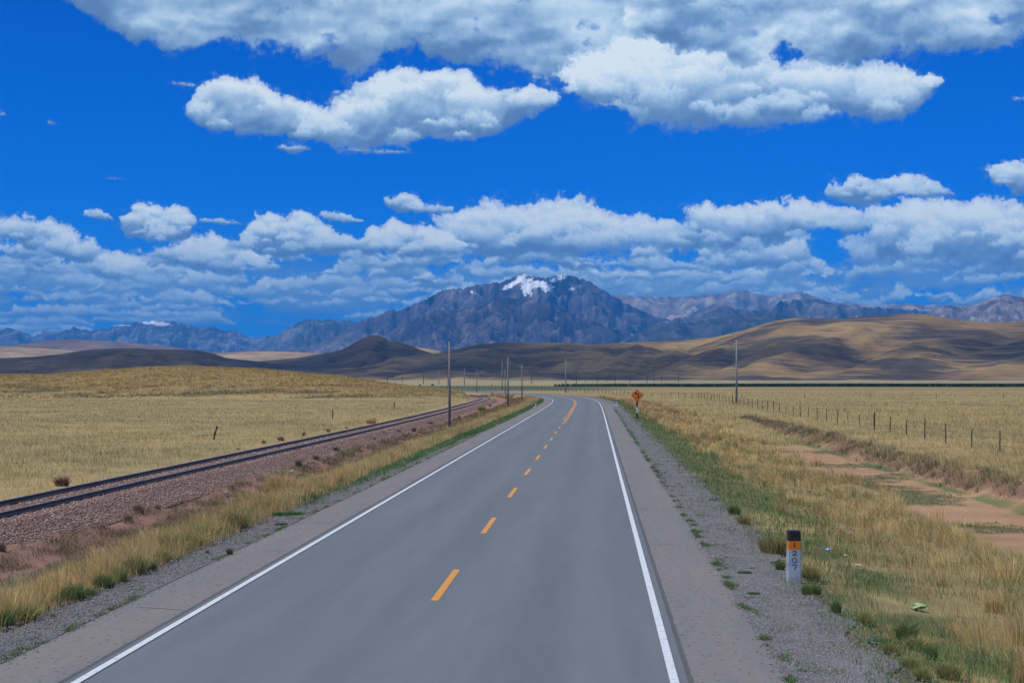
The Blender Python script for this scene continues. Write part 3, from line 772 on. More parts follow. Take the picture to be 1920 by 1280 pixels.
# gravel verges: sheet plus loose stones
def edge_fn(base, amp, seed, sg):
    return lambda A: sg * (base + amp * fbm(A / 2.3, A * 0 + seed, 4, seed) + amp * .7 * fbm(A / 14, A * 0 + seed, 2, seed + 3))
ROADG = smooth_path(RY, RX, .35)
o = strip('gravel_verge', ROADG, edge_fn(5.95, .45, 3, -1), -5.03, 0, MATS['gravel'], 5, 8, 260, zs=[(-8, -.27), (-6.6, -.155), (-5.9, -.07), (-5.03, -.018)]); tag(o, 'grey gravel verge along the left shoulder', 'gravel', kind='structure')
o = strip('gravel_verge', ROADG, 5.03, edge_fn(6.45, .6, 9, 1), 0, MATS['gravel'], 5, 8, 330, zs=[(5.03, -.018), (6.4, -.06), (7.2, -.13), (8, -.2)]); tag(o, 'grey gravel verge between the right shoulder and the grass', 'gravel', kind='structure')

OCT_V = np.array([(1, 0, 0), (-1, 0, 0), (0, 1, 0), (0, -1, 0), (0, 0, .7), (0, 0, -.7)], float)
OCT_F = np.array([(0, 2, 4), (2, 1, 4), (1, 3, 4), (3, 0, 4), (2, 0, 5), (1, 2, 5), (3, 1, 5), (0, 3, 5)])
def stones(name, P, r, cols, parent=None, mat='stones'):
    n = len(P); a = rng.random(n) * 6.28; ca, sa = np.cos(a), np.sin(a)
    jit = 1 + .35 * rng.standard_normal((n, 6, 1)) * .6
    v = OCT_V[None] * jit * r[:, None, None] * np.stack([1 + .3 * rng.random(n), .7 + .3 * rng.random(n), .6 + .5 * rng.random(n)], 1)[:, None, :]
    x = v[..., 0] * ca[:, None] - v[..., 1] * sa[:, None]; y = v[..., 0] * sa[:, None] + v[..., 1] * ca[:, None]
    v = np.stack([x, y, v[..., 2]], 2) + P[:, None, :]
    f = OCT_F[None] + (np.arange(n) * 6)[:, None, None]
    c = cols[rng.integers(0, len(cols), n)] * (.8 + .4 * rng.random((n, 1)))
    return mesh_obj(name, v.reshape(-1, 3), f.reshape(-1, 3), MATS[mat], parent, col=np.repeat(c, 6, 0))
def dist_sample(n, y0, y1, p):
    """distances with density falling as y**-p per metre"""
    u = rng.random(n); q = 1 - p if abs(p - 1) > 1e-3 else 1e-3
    return (y0 ** q + u * (y1 ** q - y0 ** q)) ** (1 / q)
GC = np.array([(.16, .152, .150), (.20, .188, .182), (.13, .124, .124), (.245, .23, .22), (.22, .18, .155), (.31, .30, .29)])
def gravel_stones(sg, n, s_in, s_out):
    Y = dist_sample(n, 18, 110, 1.7); s = sg * (s_in + (s_out - s_in) * rng.random(n) ** .9 + .12 * rng.standard_normal(n))
    x, c = path_s(ROAD, Y); X = x + s / c
    z = np.where(np.abs(s) < 5.05, -.015, np.interp(np.abs(s), [5.03, 6.4, 7.2, 8], [-.018, -.065 , -.13, -.2]))
    r = (.006 + .011 * rng.random(n) ** 3) * (1 + Y / 90); P = np.stack([X, Y, z + r * .2], 1)
    return P, r
P, r = gravel_stones(1, 30000, 5.0, 6.7)
o = stones('loose_gravel', P, r, GC); tag(o, 'loose grey stones strewn on the right verge', 'gravel', kind='stuff')
P, r = gravel_stones(-1, 22000, 5.0, 6.2)
o = stones('loose_gravel', P, r, GC); tag(o, 'loose grey stones strewn on the left verge', 'gravel', kind='stuff')

# ================================================================== railway
rw = empty('railway_track', (-15, 40, 0)); tag(rw, 'single railway track on pink stone ballast left of the road', 'railway track')
def loc_fix(o, par):   # children are modelled in world space
    o.matrix_parent_inverse = par.matrix_world.inverted() if False else o.matrix_parent_inverse
    o.location = (-par.location[0], -par.location[1], -par.location[2]); return o
TR = smooth_path(TY, TX, 1.0)
bal = strip('ballast', TR, -3.4, 2.75, 0, MATS['ballast'], 30, 20, 480, zs=[(-3.4, -.62), (-2.6, -.52), (-1.55, -.17), (1.55, -.17), (2.2, -.44), (2.75, -.62)], parent=rw); loc_fix(bal, rw)
me = bal.data; co = np.empty(len(me.vertices) * 3, np.float32); me.vertices.foreach_get('co', co); co = co.reshape(-1, 3)
co[:, 2] += .02 * fbm(co[:, 0] / .8, co[:, 1] / .8, 3, 91); me.vertices.foreach_set('co', co.ravel()); me.update()
def track_pt(Y, s):
    x, c = path_s(TRACK, Y); return x + s / c
n = 60000
Y = dist_sample(n, 38, 330, 1.25); s = rng.uniform(-2.6, 2.75, n)
z = np.interp(s, [-3.4, -2.6, -1.55, 1.55, 2.2, 2.75], [-.62, -.52, -.17, -.17, -.44, -.60]); keep = (np.abs(np.abs(s) - .73) > .07)
r = (.018 + .018 * rng.random(n)) * (1 + Y / 300)
P = np.stack([track_pt(Y, s), Y, z + r * .35], 1)[keep]
BC = np.array([(.27, .165, .13), (.33, .205, .165), (.38, .27, .225), (.21, .13, .10), (.25, .14, .105), (.43, .33, .285), (.32, .175, .125)])
st = stones('ballast_stones', P, r[keep], BC, rw); st['kind'] = 'stuff'; loc_fix(st, rw)
for sg in (-1, 1):
    c = sg * .7525
    prof = [(-.068, -.14), (-.068, -.128), (-.012, -.112), (-.012, -.045), (-.036, -.03), (-.036, -.004), (-.028, 0), (.028, 0), (.036, -.004), (.036, -.03), (.012, -.045), (.012, -.112), (.068, -.128), (.068, -.14)]
    m = (TR[:, 1] > 20) & (TR[:, 1] < 480); d = np.gradient(TR, axis=0); d /= np.linalg.norm(d, axis=1)[:, None]; nr = np.stack([d[:, 1], -d[:, 0]], 1)[m]; Pm = TR[m]
    q = np.array(prof); XY = Pm[:, None, :] + nr[:, None, :] * (c + q[None, :, 0:1]); Z = np.broadcast_to(q[None, :, 1], XY.shape[:2])
    v = np.concatenate([XY, Z[..., None]], 2).reshape(-1, 3); f = grid_faces(len(Pm), len(prof))
    mi = np.tile(np.array([1 if 5 <= k <= 7 else 0 for k in range(len(prof) - 1)]), len(Pm) - 1)
    rl = mesh_obj('rail', v, f, [MATS['steel_rail'], MATS['rail_head']], rw, fmat=mi); loc_fix(rl, rw)

# ================================================================== hills and mountains
def px_u(px): return (px - 960) / F
def relief(name, label, crest, D, foot, mat, ztop=None, jag=0.0, jagf=20.0, amp=.25, fx=.02, fy=.006, power=1.3, nx=500, nt=120, seed=0, back=.25, foot_z=-8.0,
           colf=None, px0=None, px1=None, wander=.0, cat='mountain', spur=0.0, spf=60.0, soft=False):
    """a slope rising from its foot to a crest line; crest points are (direction, height) pairs, in pixels of the photograph"""
    if cat == 'mountain': D, foot, fx, fy, back = D * 1.5, D * 1.5 * .83, fx / 1.5, fx / 1.3, .12
    cx = np.array([c[0] for c in crest], float); cy = np.array([c[1] for c in crest], float)
    px0 = cx[0] if px0 is None else px0; px1 = cx[-1] if px1 is None else px1
    px = np.linspace(px0, px1, nx); u = px_u(px)
    wob = 1 + wander * fbm(px / 70, px * 0 + seed, 3, seed + 2)
    Dc = D * wob
    py = np.interp(px, cx, cy)
    py0 = py.copy(); zc0 = CAMZ + (710 - py0) * Dc / F
    if jag: py = py + jag * fbm(px / jagf, px * 0 + seed, 5, seed + 4, .6) * np.clip((712 - py) / 30, 0, 1)
    zc = CAMZ + (710 - py) * Dc / F
    t = np.concatenate([np.linspace(0, 1, nt), 1 + np.linspace(0, 1, nt // 4)[1:]])
    T, PX = np.meshgrid(t, px, indexing='ij'); Dm = np.broadcast_to(Dc, T.shape); ZC = np.broadcast_to(zc, T.shape)
    Yd = np.where(T <= 1, foot + (Dm - foot) * T, Dm * (1 + back * (T - 1)))
    X = np.broadcast_to(px_u(PX), T.shape) * Yd
    prof = np.where(T <= 1, np.clip(T, 0, 1) ** power, 1 - (T - 1) ** 1.2)
    env = np.where(T <= 1, np.sin(np.pi * np.clip(T, 0, 1)) ** .8 * (.35 + .65 * np.clip(T, 0, 1)), 0)
    wx = X + 30 / fx * .02 * fbm(X * fx * .6, Yd * fx * .6, 3, seed + 6); 
    rd = ridged(wx * fx, Yd * fy, 6, seed + 7, .55) - .5
    rd = rd + .35 * (ridged(X * fx * 3.1, Yd * fy * 3.1, 4, seed + 8) - .5)
    if soft: rd = .9 * fbm(X * fx + .35 * fbm(X * fx, Yd * fx * .5, 3, seed), Yd * fy, 4, seed + 7, .42) + .10 * fbm(X * fx * 5, Yd * fy * 5, 3, seed + 8)
    ZC = zc0[None, :] + (ZC - zc0[None, :]) * np.clip((T - .80) / .20, 0, 1) ** 1.5
    lump_ = .10 * env * fbm(PX / 26 + (1 - T) * 2.5, T * 5 + seed, 4, seed + 14) if cat == 'mountain' else 0
    H = foot_z + (ZC - foot_z) * (prof + lump_ + amp * env * rd)
    if spur: H = H + (ZC - foot_z) * spur * env * fbm(PX / spf + (1 - T) * 1.6, T * 1.4, 3, seed + 12)
    # nothing in front may rise above the line of sight to the crest
    lim = CAMZ + (zc[None, :] - CAMZ) * Yd / Dm
    sk = (ZC - foot_z) * .05 + .01; dd = lim - H; H = np.where(T < 1, lim - (np.sqrt(dd * dd + sk * sk * 4 * (1 - T)) + dd) / 2, H)
    v = np.stack([X, Yd, H], 2).reshape(-1, 3)
    col = None
    if colf is not None:
        gy = np.gradient(H, axis=0) / np.maximum(1, np.gradient(Yd, axis=0)); gx = np.gradient(H, axis=1) / np.maximum(1e-3, np.gradient(X, axis=1))
        ppy = 710 - (H - CAMZ) * F / Yd
        col = colf(X.ravel(), Yd.ravel(), H.ravel(), PX.ravel(), ppy.ravel(), T.ravel(), np.sqrt(gx ** 2 + gy ** 2).ravel(), rd.ravel())
    o = mesh_obj(name, v, grid_faces(T.shape[0], nx), mat, col=col, smooth=True)
    tag(o, label, cat, kind='structure'); return o

def f_rock(scale, con=1.0):
    def f(g, b):
        a = g.n('ShaderNodeAttribute', attribute_name='Col').outputs['Color']
        co = g.vm('SCALE', obj_co(g), scale=scale)
        n1 = g.noise(co, 1.0, 6, .65); n2 = g.noise(co, 6.0, 5, .65)
        k = g.m('ADD', g.m('MULTIPLY', g.m('SUBTRACT', n1, .5), 1.3 * con), g.m('MULTIPLY', g.m('SUBTRACT', n2, .5), 1.1 * con)); k = g.m('MAXIMUM', g.m('ADD', k, 1.0), .3)
        bc(g, b, g.vm('SCALE', a, scale=k)); bump(g, b, n2, 1.0, 25.0)
    return f
material('rock', f_rock(.004, .6), .95, .1)
def f_hill(g, b):
    a = g.n('ShaderNodeAttribute', attribute_name='Col').outputs['Color']; co = obj_co(g)
    n1 = g.noise(g.vm('MULTIPLY', co, (.012, .012, .03)), 1.0, 6, .62); n2 = g.noise(g.vm('MULTIPLY', co, (.006, .004, .16)), 1.0, 5, .65); n3 = g.noise(g.vm('MULTIPLY', co, (.08, .04, .2)), 1.0, 4, .6)
    k = g.m('ADD', g.m('MULTIPLY', g.m('SUBTRACT', n1, .5), .8), g.m('MULTIPLY', g.m('SUBTRACT', n2, .5), .9)); k = g.m('ADD', k, g.m('MULTIPLY', g.m('SUBTRACT', n3, .5), .5)); k = g.m('ADD', k, 1.0)
    bc(g, b, g.vm('SCALE', a, scale=k)); bump(g, b, g.m('ADD', n2, n1), .9, 10.0)
material('hill_grass', f_hill, .95, .1)

def rock_col(c0, c1, c2, seed, snow=None):
    def f(X, Y, H, PX, PY, T, sl, rd):
        n = fbm(X / 700, Y / 700, 5, seed); m = fbm(X / 250, Y / 900, 4, seed + 1)
        c = np.zeros((len(X), 3)) + np.array(c0)
        c = lerp3(c, c1, sst(n, -.15, .3)); c = lerp3(c, c2, sst(m, .1, .45) * .8)
        cr = ridged(X / 420, Y / 420, 5, seed + 3, .6); up = sst(PY, 640, 560)
        c = lerp3(c, tuple(q * .45 for q in c0), sst(cr + .25 * up, .62, .86) * .6)
        sc_ = ridged(X / 260 + .3 * n, Y / 1400, 4, seed + 4); c = lerp3(c, tuple(min(.5, q * 1.9) for q in c1), sst(sc_, .66, .86) * .55)
        c = c * (.75 + .6 * sst(rd, -.1, .3))[:, None] * np.array([.80, .95, 1.02])
        if snow is not None: c = lerp3(c, (.92, .94, .96), snow(X, Y, H, PX, PY, T))
        return c
    return f
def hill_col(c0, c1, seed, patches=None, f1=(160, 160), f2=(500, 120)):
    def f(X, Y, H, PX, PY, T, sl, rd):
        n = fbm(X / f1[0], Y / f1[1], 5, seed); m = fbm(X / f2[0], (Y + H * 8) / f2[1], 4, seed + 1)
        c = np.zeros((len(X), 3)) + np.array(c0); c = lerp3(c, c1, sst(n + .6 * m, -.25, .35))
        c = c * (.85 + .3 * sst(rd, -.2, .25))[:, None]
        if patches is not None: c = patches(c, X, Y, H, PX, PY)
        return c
    return f

# far blue range on the left with a little snow
def snow_l(X, Y, H, PX, PY, T):
    e = np.maximum(1 - ((PX - 292) / 34) ** 2 - ((PY - 605.5 - .10 * (PX - 292)) / 4.5) ** 2, .7 - ((PX - 225) / 28) ** 2 - ((PY - 610) / 2.0) ** 2)
    return sst(e + .9 * fbm(PX / 7, PY / 3, 4, 5), .15, .45)
relief('mountain', 'distant blue mountain range with a thin snow cap at the left', [(-500, 650), (-350, 640), (-250, 655), (-120, 632), (-60, 640), (-20, 622), (18, 614), (40, 622), (60, 630), (68, 628), (85, 621), (108, 622), (130, 618), (138, 613), (150, 617), (165, 619), (200, 616), (225, 608), (243, 606), (255, 604), (272, 604), (285, 601), (320, 602), (345, 607), (375, 614), (402, 612), (420, 620), (440, 618), (470, 634), (500, 630), (540, 634), (600, 640)],
       22500, 14500, MATS['rock'], jag=5, jagf=11, amp=.34, fx=.0011, fy=.0008, power=1.2, nx=560, nt=150, seed=201, wander=.03, colf=rock_col((.10, .085, .085), (.20, .17, .15), (.06, .055, .06), 301, snow_l))
# ridge between the ranges
relief('mountain', 'dark blue ridge left of the snowy mountain', [(430, 668), (470, 650), (490, 640), (520, 628), (555, 606), (580, 598), (600, 600), (622, 598), (640, 602), (655, 600), (668, 603), (690, 612), (740, 640), (800, 660)],
       18500, 12500, MATS['rock'], jag=5, jagf=12, amp=.45, fx=.0013, fy=.0008, power=1.15, nx=260, nt=110, seed=211, wander=.03, colf=rock_col((.10, .095, .10), (.19, .165, .15), (.075, .07, .08), 302))
# tan range behind on the right
relief('mountain', 'tan mountain range behind on the right', [(1090, 570), (1140, 554), (1160, 553), (1200, 556), (1260, 557), (1300, 555), (1345, 551), (1372, 545), (1392, 544), (1415, 549), (1440, 555), (1470, 551), (1500, 547), (1530, 556), (1560, 567), (1600, 568), (1640, 573), (1700, 569), (1745, 572), (1800, 572), (1850, 570), (1930, 575), (2050, 560), (2200, 590), (2400, 640)],
       20500, 14500, MATS['rock'], jag=5, jagf=16, amp=.30, fx=.0012, fy=.0008, power=1.2, nx=520, nt=130, seed=221, wander=.03, colf=rock_col((.44, .29, .19), (.50, .34, .22), (.32, .22, .17), 303))
# the snowy massif
def snow_m(X, Y, H, PX, PY, T):
    e = np.full(len(PX), -9.0)
    for cx, cy, rx, ry, sk in [(985, 523, 17, 9, .0), (960, 533, 19, 5.5, -.45), (990, 540, 14, 12, 0.35), (1008, 534, 20, 5, .15), (1026, 540, 11, 7.5, 0), (1012, 530, 16, 4, .1), (1052, 519, 17, 6, -.3), (1037, 526, 10, 4, 0), (985, 548, 5, 7, 0), (1072, 542, 7, 2.2, 0), (885, 547, 2.5, 3, 0)]:
        q = 1 - ((PX - cx) / rx) ** 2 - ((PY - cy - sk * (PX - cx)) / ry) ** 2
        e = np.maximum(e, q)
    rockb = 1 - ((PX - 990) / 9) ** 2 - ((PY - 521) / 5) ** 2
    e = e - 1.1 * np.clip(rockb, 0, 1) - .9 * np.clip(1 - ((PX - 1000) / 9) ** 2 - ((PY - 546) / 6) ** 2, 0, 1)
    return sst(e + 1.5 * fbm(PX / 8 + PY / 9, PY / 3.2, 5, 15) - .05, -.02, .14)
relief('mountain', 'blue grey mountain with a snowy summit above the plain', [(330, 690), (400, 680), (440, 668), (500, 662), (560, 652), (620, 635), (660, 612), (674, 603), (690, 596), (706, 592), (718, 587), (736, 579), (745, 583), (760, 578), (790, 565), (808, 556), (830, 544), (850, 542), (872, 541), (880, 537), (905, 533), (925, 529), (934, 531), (950, 525), (968, 517), (980, 512), (992, 514), (1005, 520), (1018, 522), (1035, 520), (1046, 515), (1060, 513), (1072, 518), (1090, 521), (1110, 531), (1135, 546), (1150, 556), (1180, 572), (1220, 590), (1260, 602), (1320, 622), (1400, 645), (1500, 668)],
       16500, 9800, MATS['rock'], jag=7, jagf=12, amp=.40, fx=.0013, fy=.0010, power=1.3, nx=1000, nt=320, seed=231, wander=.05, spur=.42, spf=75, colf=rock_col((.125, .085, .075), (.175, .125, .105), (.065, .05, .055), 304, snow_m))
# dark spur in front of it
relief('mountain', 'dark craggy spur standing before the snowy mountain', [(640, 668), (700, 640), (760, 606), (800, 588), (830, 582), (860, 580), (890, 572), (915, 566), (940, 559), (960, 558), (985, 562), (1010, 566), (1030, 566), (1050, 578), (1080, 590), (1120, 606), (1170, 626), (1230, 650), (1270, 664)],
       13200, 9300, MATS['rock'], jag=8, jagf=10, amp=.38, fx=.0018, fy=.0011, power=1.35, nx=560, nt=200, seed=241, wander=.04, spur=.1, spf=50, colf=rock_col((.075, .056, .055), (.13, .09, .08), (.045, .038, .042), 305))
# right hand ranges
relief('mountain', 'long blue shoulder falling right of the snowy mountain', [(1120, 668), (1180, 640), (1230, 610), (1290, 590), (1330, 574), (1345, 570), (1362, 574), (1400, 582), (1440, 580), (1462, 566), (1482, 562), (1510, 560), (1535, 561), (1552, 566), (1600, 575), (1650, 577), (1700, 580), (1750, 584), (1800, 592), (1860, 604), (1950, 640)],
       14800, 9500, MATS['rock'], jag=6, jagf=14, amp=.36, fx=.0014, fy=.0010, power=1.3, nx=640, nt=180, seed=251, wander=.04, spur=.12, spf=60, colf=rock_col((.12, .095, .09), (.19, .15, .13), (.07, .058, .062), 306))
relief('mountain', 'low foothills under the right hand range, coloured dark as if in cloud shade', [(1140, 660), (1165, 640), (1200, 622), (1222, 613), (1246, 606), (1270, 603), (1290, 606), (1330, 598), (1380, 592), (1420, 588), (1455, 585), (1500, 596), (1560, 606), (1620, 630), (1700, 660)],
       11200, 8600, MATS['rock'], jag=4, jagf=22, amp=.35, fx=.0018, fy=.001, power=1.1, nx=360, nt=110, seed=261, wander=.03, colf=rock_col((.06, .06, .06), (.085, .08, .078), (.05, .048, .05), 307))  # dark rock colour stands in for cloud shade on these slopes
relief('mountain', 'purple peak at the far right behind the hills', [(1640, 640), (1700, 610), (1745, 582), (1770, 571), (1790, 575), (1815, 576), (1840, 566), (1862, 558), (1884, 551), (1900, 555), (1925, 558), (1980, 568), (2060, 560), (2200, 590), (2400, 650)],
       12600, 8800, MATS['rock'], jag=3, jagf=20, amp=.40, fx=.0016, fy=.0009, power=1.1, nx=420, nt=130, seed=271, wander=.03, colf=rock_col((.25, .165, .13), (.29, .20, .15), (.16, .11, .10), 308))
# middle hills
relief('hill', 'purple brown rise behind the dark hill at the left', [(-500, 650), (-200, 640), (0, 650), (40, 646), (80, 640), (130, 636), (165, 637), (220, 641), (300, 648), (380, 658), (460, 664), (560, 668), (640, 672)],
       10500, 8000, MATS['hill_grass'], amp=.15, fx=.003, fy=.001, nx=260, nt=60, seed=281, cat='hill', soft=True, colf=hill_col((.20, .145, .12), (.15, .115, .10), 311))
relief('hill', 'pale tan low hills seen past the dark hill', [(-400, 640), (-100, 646), (0, 648), (60, 652), (120, 656), (200, 668), (380, 668), (420, 661), (500, 658), (560, 660), (640, 664), (700, 668), (770, 668)],
       8600, 7200, MATS['hill_grass'], amp=.15, fx=.004, fy=.001, nx=260, nt=60, seed=283, cat='hill', soft=True, colf=hill_col((.34, .24, .13), (.25, .18, .10), 312))
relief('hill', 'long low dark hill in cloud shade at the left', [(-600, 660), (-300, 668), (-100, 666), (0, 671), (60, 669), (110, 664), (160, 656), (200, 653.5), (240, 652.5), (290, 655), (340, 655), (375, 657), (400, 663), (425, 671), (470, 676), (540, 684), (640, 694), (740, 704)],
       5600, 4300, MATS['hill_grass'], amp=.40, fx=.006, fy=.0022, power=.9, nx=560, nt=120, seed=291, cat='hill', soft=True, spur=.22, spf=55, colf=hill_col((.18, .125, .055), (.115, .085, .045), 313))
relief('hill', 'sunlit golden slope behind the cone hill', [(700, 668), (730, 652), (760, 648), (790, 652), (820, 657), (845, 664), (880, 672)],
       7000, 6200, MATS['hill_grass'], amp=.1, fx=.004, fy=.002, nx=120, nt=50, seed=293, cat='hill', soft=True, colf=hill_col((.34, .23, .09), (.28, .19, .08), 314))
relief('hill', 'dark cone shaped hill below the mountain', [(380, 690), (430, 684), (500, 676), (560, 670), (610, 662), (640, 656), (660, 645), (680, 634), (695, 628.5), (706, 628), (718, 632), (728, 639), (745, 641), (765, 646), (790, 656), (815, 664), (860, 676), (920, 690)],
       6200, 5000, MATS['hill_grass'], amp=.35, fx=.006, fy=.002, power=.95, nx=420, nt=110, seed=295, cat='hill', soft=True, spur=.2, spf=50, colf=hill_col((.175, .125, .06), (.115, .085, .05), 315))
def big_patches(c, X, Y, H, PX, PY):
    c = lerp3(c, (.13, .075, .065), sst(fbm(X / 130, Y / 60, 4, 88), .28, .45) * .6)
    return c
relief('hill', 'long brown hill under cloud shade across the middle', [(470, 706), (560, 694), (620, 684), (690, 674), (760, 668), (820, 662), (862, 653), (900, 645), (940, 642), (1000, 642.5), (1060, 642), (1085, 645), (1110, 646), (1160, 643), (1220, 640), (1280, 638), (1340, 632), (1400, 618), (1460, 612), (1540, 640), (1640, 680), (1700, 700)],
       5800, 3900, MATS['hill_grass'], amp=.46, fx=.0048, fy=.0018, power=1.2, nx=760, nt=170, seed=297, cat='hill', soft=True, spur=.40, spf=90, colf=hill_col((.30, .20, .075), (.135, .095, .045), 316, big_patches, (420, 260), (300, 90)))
relief('hill', 'broad sunlit golden brown hill on the right', [(1090, 706), (1180, 690), (1260, 668), (1320, 645), (1370, 629), (1400, 617), (1430, 608), (1452, 602), (1480, 597), (1500, 595.5), (1540, 597), (1580, 597), (1620, 593), (1660, 591), (1685, 589), (1712, 588), (1735, 590), (1765, 594), (1800, 601), (1850, 604), (1890, 604), (1920, 601.5), (1980, 596), (2080, 606), (2200, 620), (2400, 640), (2600, 700)],
       5500, 3700, MATS['hill_grass'], amp=.12, fx=.0026, fy=.0022, power=1.5, nx=1000, nt=220, seed=306, cat='hill', soft=True, spur=.48, spf=190, colf=hill_col((.27, .175, .066), (.075, .060, .038), 317, big_patches, (420, 260), (260, 90)))

# ================================================================== clouds above the frame that shade the hills
CLOUD_DENSE = .50
def cloud_slab(label, cx, cy, lx, ly, seed, z=1850.0, th=260):
    n = 70; gx = np.linspace(-1, 1, n); X, Y = np.meshgrid(gx, gx, indexing='ij')
    r = np.sqrt(X ** 2 + Y ** 2); e = 1 - r + .38 * fbm(X * 2.2 + seed, Y * 2.2, 4, seed)
    keep = e > .05
    t = np.sqrt(np.clip(e, 0, 1))
    lum = billow(X * 4 + seed, Y * 4, 3, seed)
    top = z + th * t * (.5 + .8 * lum); bot = z - 40 * t
    v = np.concatenate([np.stack([cx + X * lx, cy + Y * ly, top], 2).reshape(-1, 3), np.stack([cx + X * lx, cy + Y * ly, bot], 2).reshape(-1, 3)])
    q = grid_faces(n, n); kq = keep.ravel()[q].all(1); q = q[kq]; N = n * n
    faces = np.concatenate([q[:, ::-1], q + N])
    # close the rim
    ed = {}
    for a, b, c_, d in q:
        for e0, e1 in ((a, b), (b, c_), (c_, d), (d, a)):
            if (e1, e0) in ed: del ed[(e1, e0)]
            else: ed[(e0, e1)] = 1
    rim = np.array([(e1, e0, e0 + N, e1 + N) for e0, e1 in ed]) if ed else np.zeros((0, 4), int)
    faces = np.concatenate([faces, rim])
    ck = sst(e, .05, .55).ravel() * CLOUD_DENSE; cc = np.repeat(np.concatenate([ck, ck])[:, None], 3, 1)
    o = mesh_obj('cloud', v, faces, MATS['cloud'], smooth=True, col=cc); tag(o, label, 'cloud', kind='structure')
SH = Vector((SUN_V.x, SUN_V.y, 0)) * (1.0 / SUN_V.z)       # horizontal run per metre of height
def shade_over(label, px, py_, D, rx, ry, seed, h=120, z=1850.0):
    """a cloud whose shadow falls around the point seen at column px, distance D"""
    x = px_u(px) * D; k = z - h
    cloud_slab(label, x + SH.x * k, D + SH.y * k, rx, ry, seed, z)
shade_over('wide cumulus high over the left hills', 60, 0, 5300, 1350, 1300, 1, h=120)
shade_over('cumulus high over the cone hill', 700, 0, 5500, 820, 1500, 2, h=120)
shade_over('long cumulus high over the middle hills', 1030, 0, 4800, 640, 1250, 3, h=100)
shade_over('small cumulus high over the right hill foot', 1440, 0, 4700, 330, 330, 4, h=90)
shade_over('small cumulus high over the far right slope', 1990, 0, 4750, 520, 800, 5, h=130)

# ================================================================== grass
def blades(P, h, w, lean, col, tipc=1.15):
    """one bent blade per row: 5 points, 3 faces"""
    n = len(P); a = rng.random(n) * 6.28; wx = np.cos(a) * w * .5; wy = np.sin(a) * w * .5
    v = np.zeros((n, 5, 3))
    v[:, 0] = P + np.stack([-wx, -wy, -.03 + 0 * h], 1); v[:, 1] = P + np.stack([wx, wy, -.03 + 0 * h], 1)
    m = P + np.stack([lean[:, 0] * h * .35, lean[:, 1] * h * .35, h * .6], 1)
    v[:, 2] = m + np.stack([-wx * .75, -wy * .75, 0 * h], 1); v[:, 3] = m + np.stack([wx * .75, wy * .75, 0 * h], 1)
    v[:, 4] = P + np.stack([lean[:, 0] * h, lean[:, 1] * h, h], 1)
    f = np.array([(0, 1, 3), (0, 3, 2), (2, 3, 4)])[None] + (np.arange(n) * 5)[:, None, None]
    c = np.repeat(col[:, None, :], 5, 1).copy(); c[:, 4] *= tipc; c *= BLADE_K
    return v.reshape(-1, 3), f.reshape(-1, 3), c.reshape(-1, 3)
BLADE_K = 1.22
WIND = np.array([-.16, .05])
def tone(X, Y): return (1 + .34 * fbm(X / 10, Y / 20, 4, 171) + .14 * fbm(X / 1.8, Y / 3.0, 2, 172)).clip(.6, 1.5)[:, None]
def pick(cols, n, var=.18, k=None):
    cols = np.array(cols); i = rng.integers(0, len(cols), n) if k is None else k
    return cols[i] * (1 + var * rng.standard_normal((n, 1))).clip(.5, 1.6)
def grass_patch(name, label, X, Y, h, w, cols, spread=.35, clump=0, cr=.12, var=.18, cat=None):
    """blades at the given points; clump > 0 turns each point into a tussock of that many blades"""
    if clump:
        n = len(X); rad = np.abs(rng.standard_normal((n, clump))) * cr * np.broadcast_to(np.asarray(h)[:, None] / .5, (n, clump)); an = rng.random((n, clump)) * 6.28
        k = np.repeat(rng.integers(0, len(cols), n), clump)
        dx = (np.cos(an) * rad).ravel(); dy = (np.sin(an) * rad).ravel()
        hh = (np.repeat(h, clump) * (.55 + .5 * rng.random(n * clump)))
        lean = np.stack([dx, dy], 1) / (np.repeat(h, clump)[:, None] * .55) * .55 + WIND + .12 * rng.standard_normal((n * clump, 2))
        X = np.repeat(X, clump) + dx; Y = np.repeat(Y, clump) + dy; w = np.repeat(w, clump); h = hh
        col = pick(cols, len(X), var, k)
    else:
        lean = WIND + spread * rng.standard_normal((len(X), 2)); col = pick(cols, len(X), var)
    P = np.stack([X, Y, land(X, Y)], 1); col = col * tone(X, Y)
    v, f, c = blades(P, h, w, lean, col)
    o = mesh_obj(name, v, f, MATS['grass'], col=c); tag(o, label, cat or 'grass', kind='stuff'); return o
def fan(n, y0, y1, p, x0=-.36, x1=.36):
    Y = dist_sample(n, y0, y1, p); X = (x0 + (x1 - x0) * rng.random(n)) * Y; return X, Y
def wY(Y, base=.006, ref=30.0, e=.85): return base * np.maximum(Y / ref, 1) ** e
GOLD = [(.44, .30, .125), (.51, .37, .175), (.37, .25, .10), (.43, .315, .145), (.31, .215, .10), (.55, .43, .22)]
STRAW = [(.41, .325, .15), (.35, .275, .125), (.49, .40, .195), (.28, .24, .11), (.40, .29, .13), (.23, .185, .09)]
GREEN = [(.075, .155, .045), (.095, .185, .06), (.06, .12, .04), (.13, .19, .065), (.08, .145, .06)]
BROWN = [(.15, .11, .075), (.20, .145, .09), (.12, .095, .07), (.18, .14, .10), (.25, .19, .10), (.13, .12, .09)]

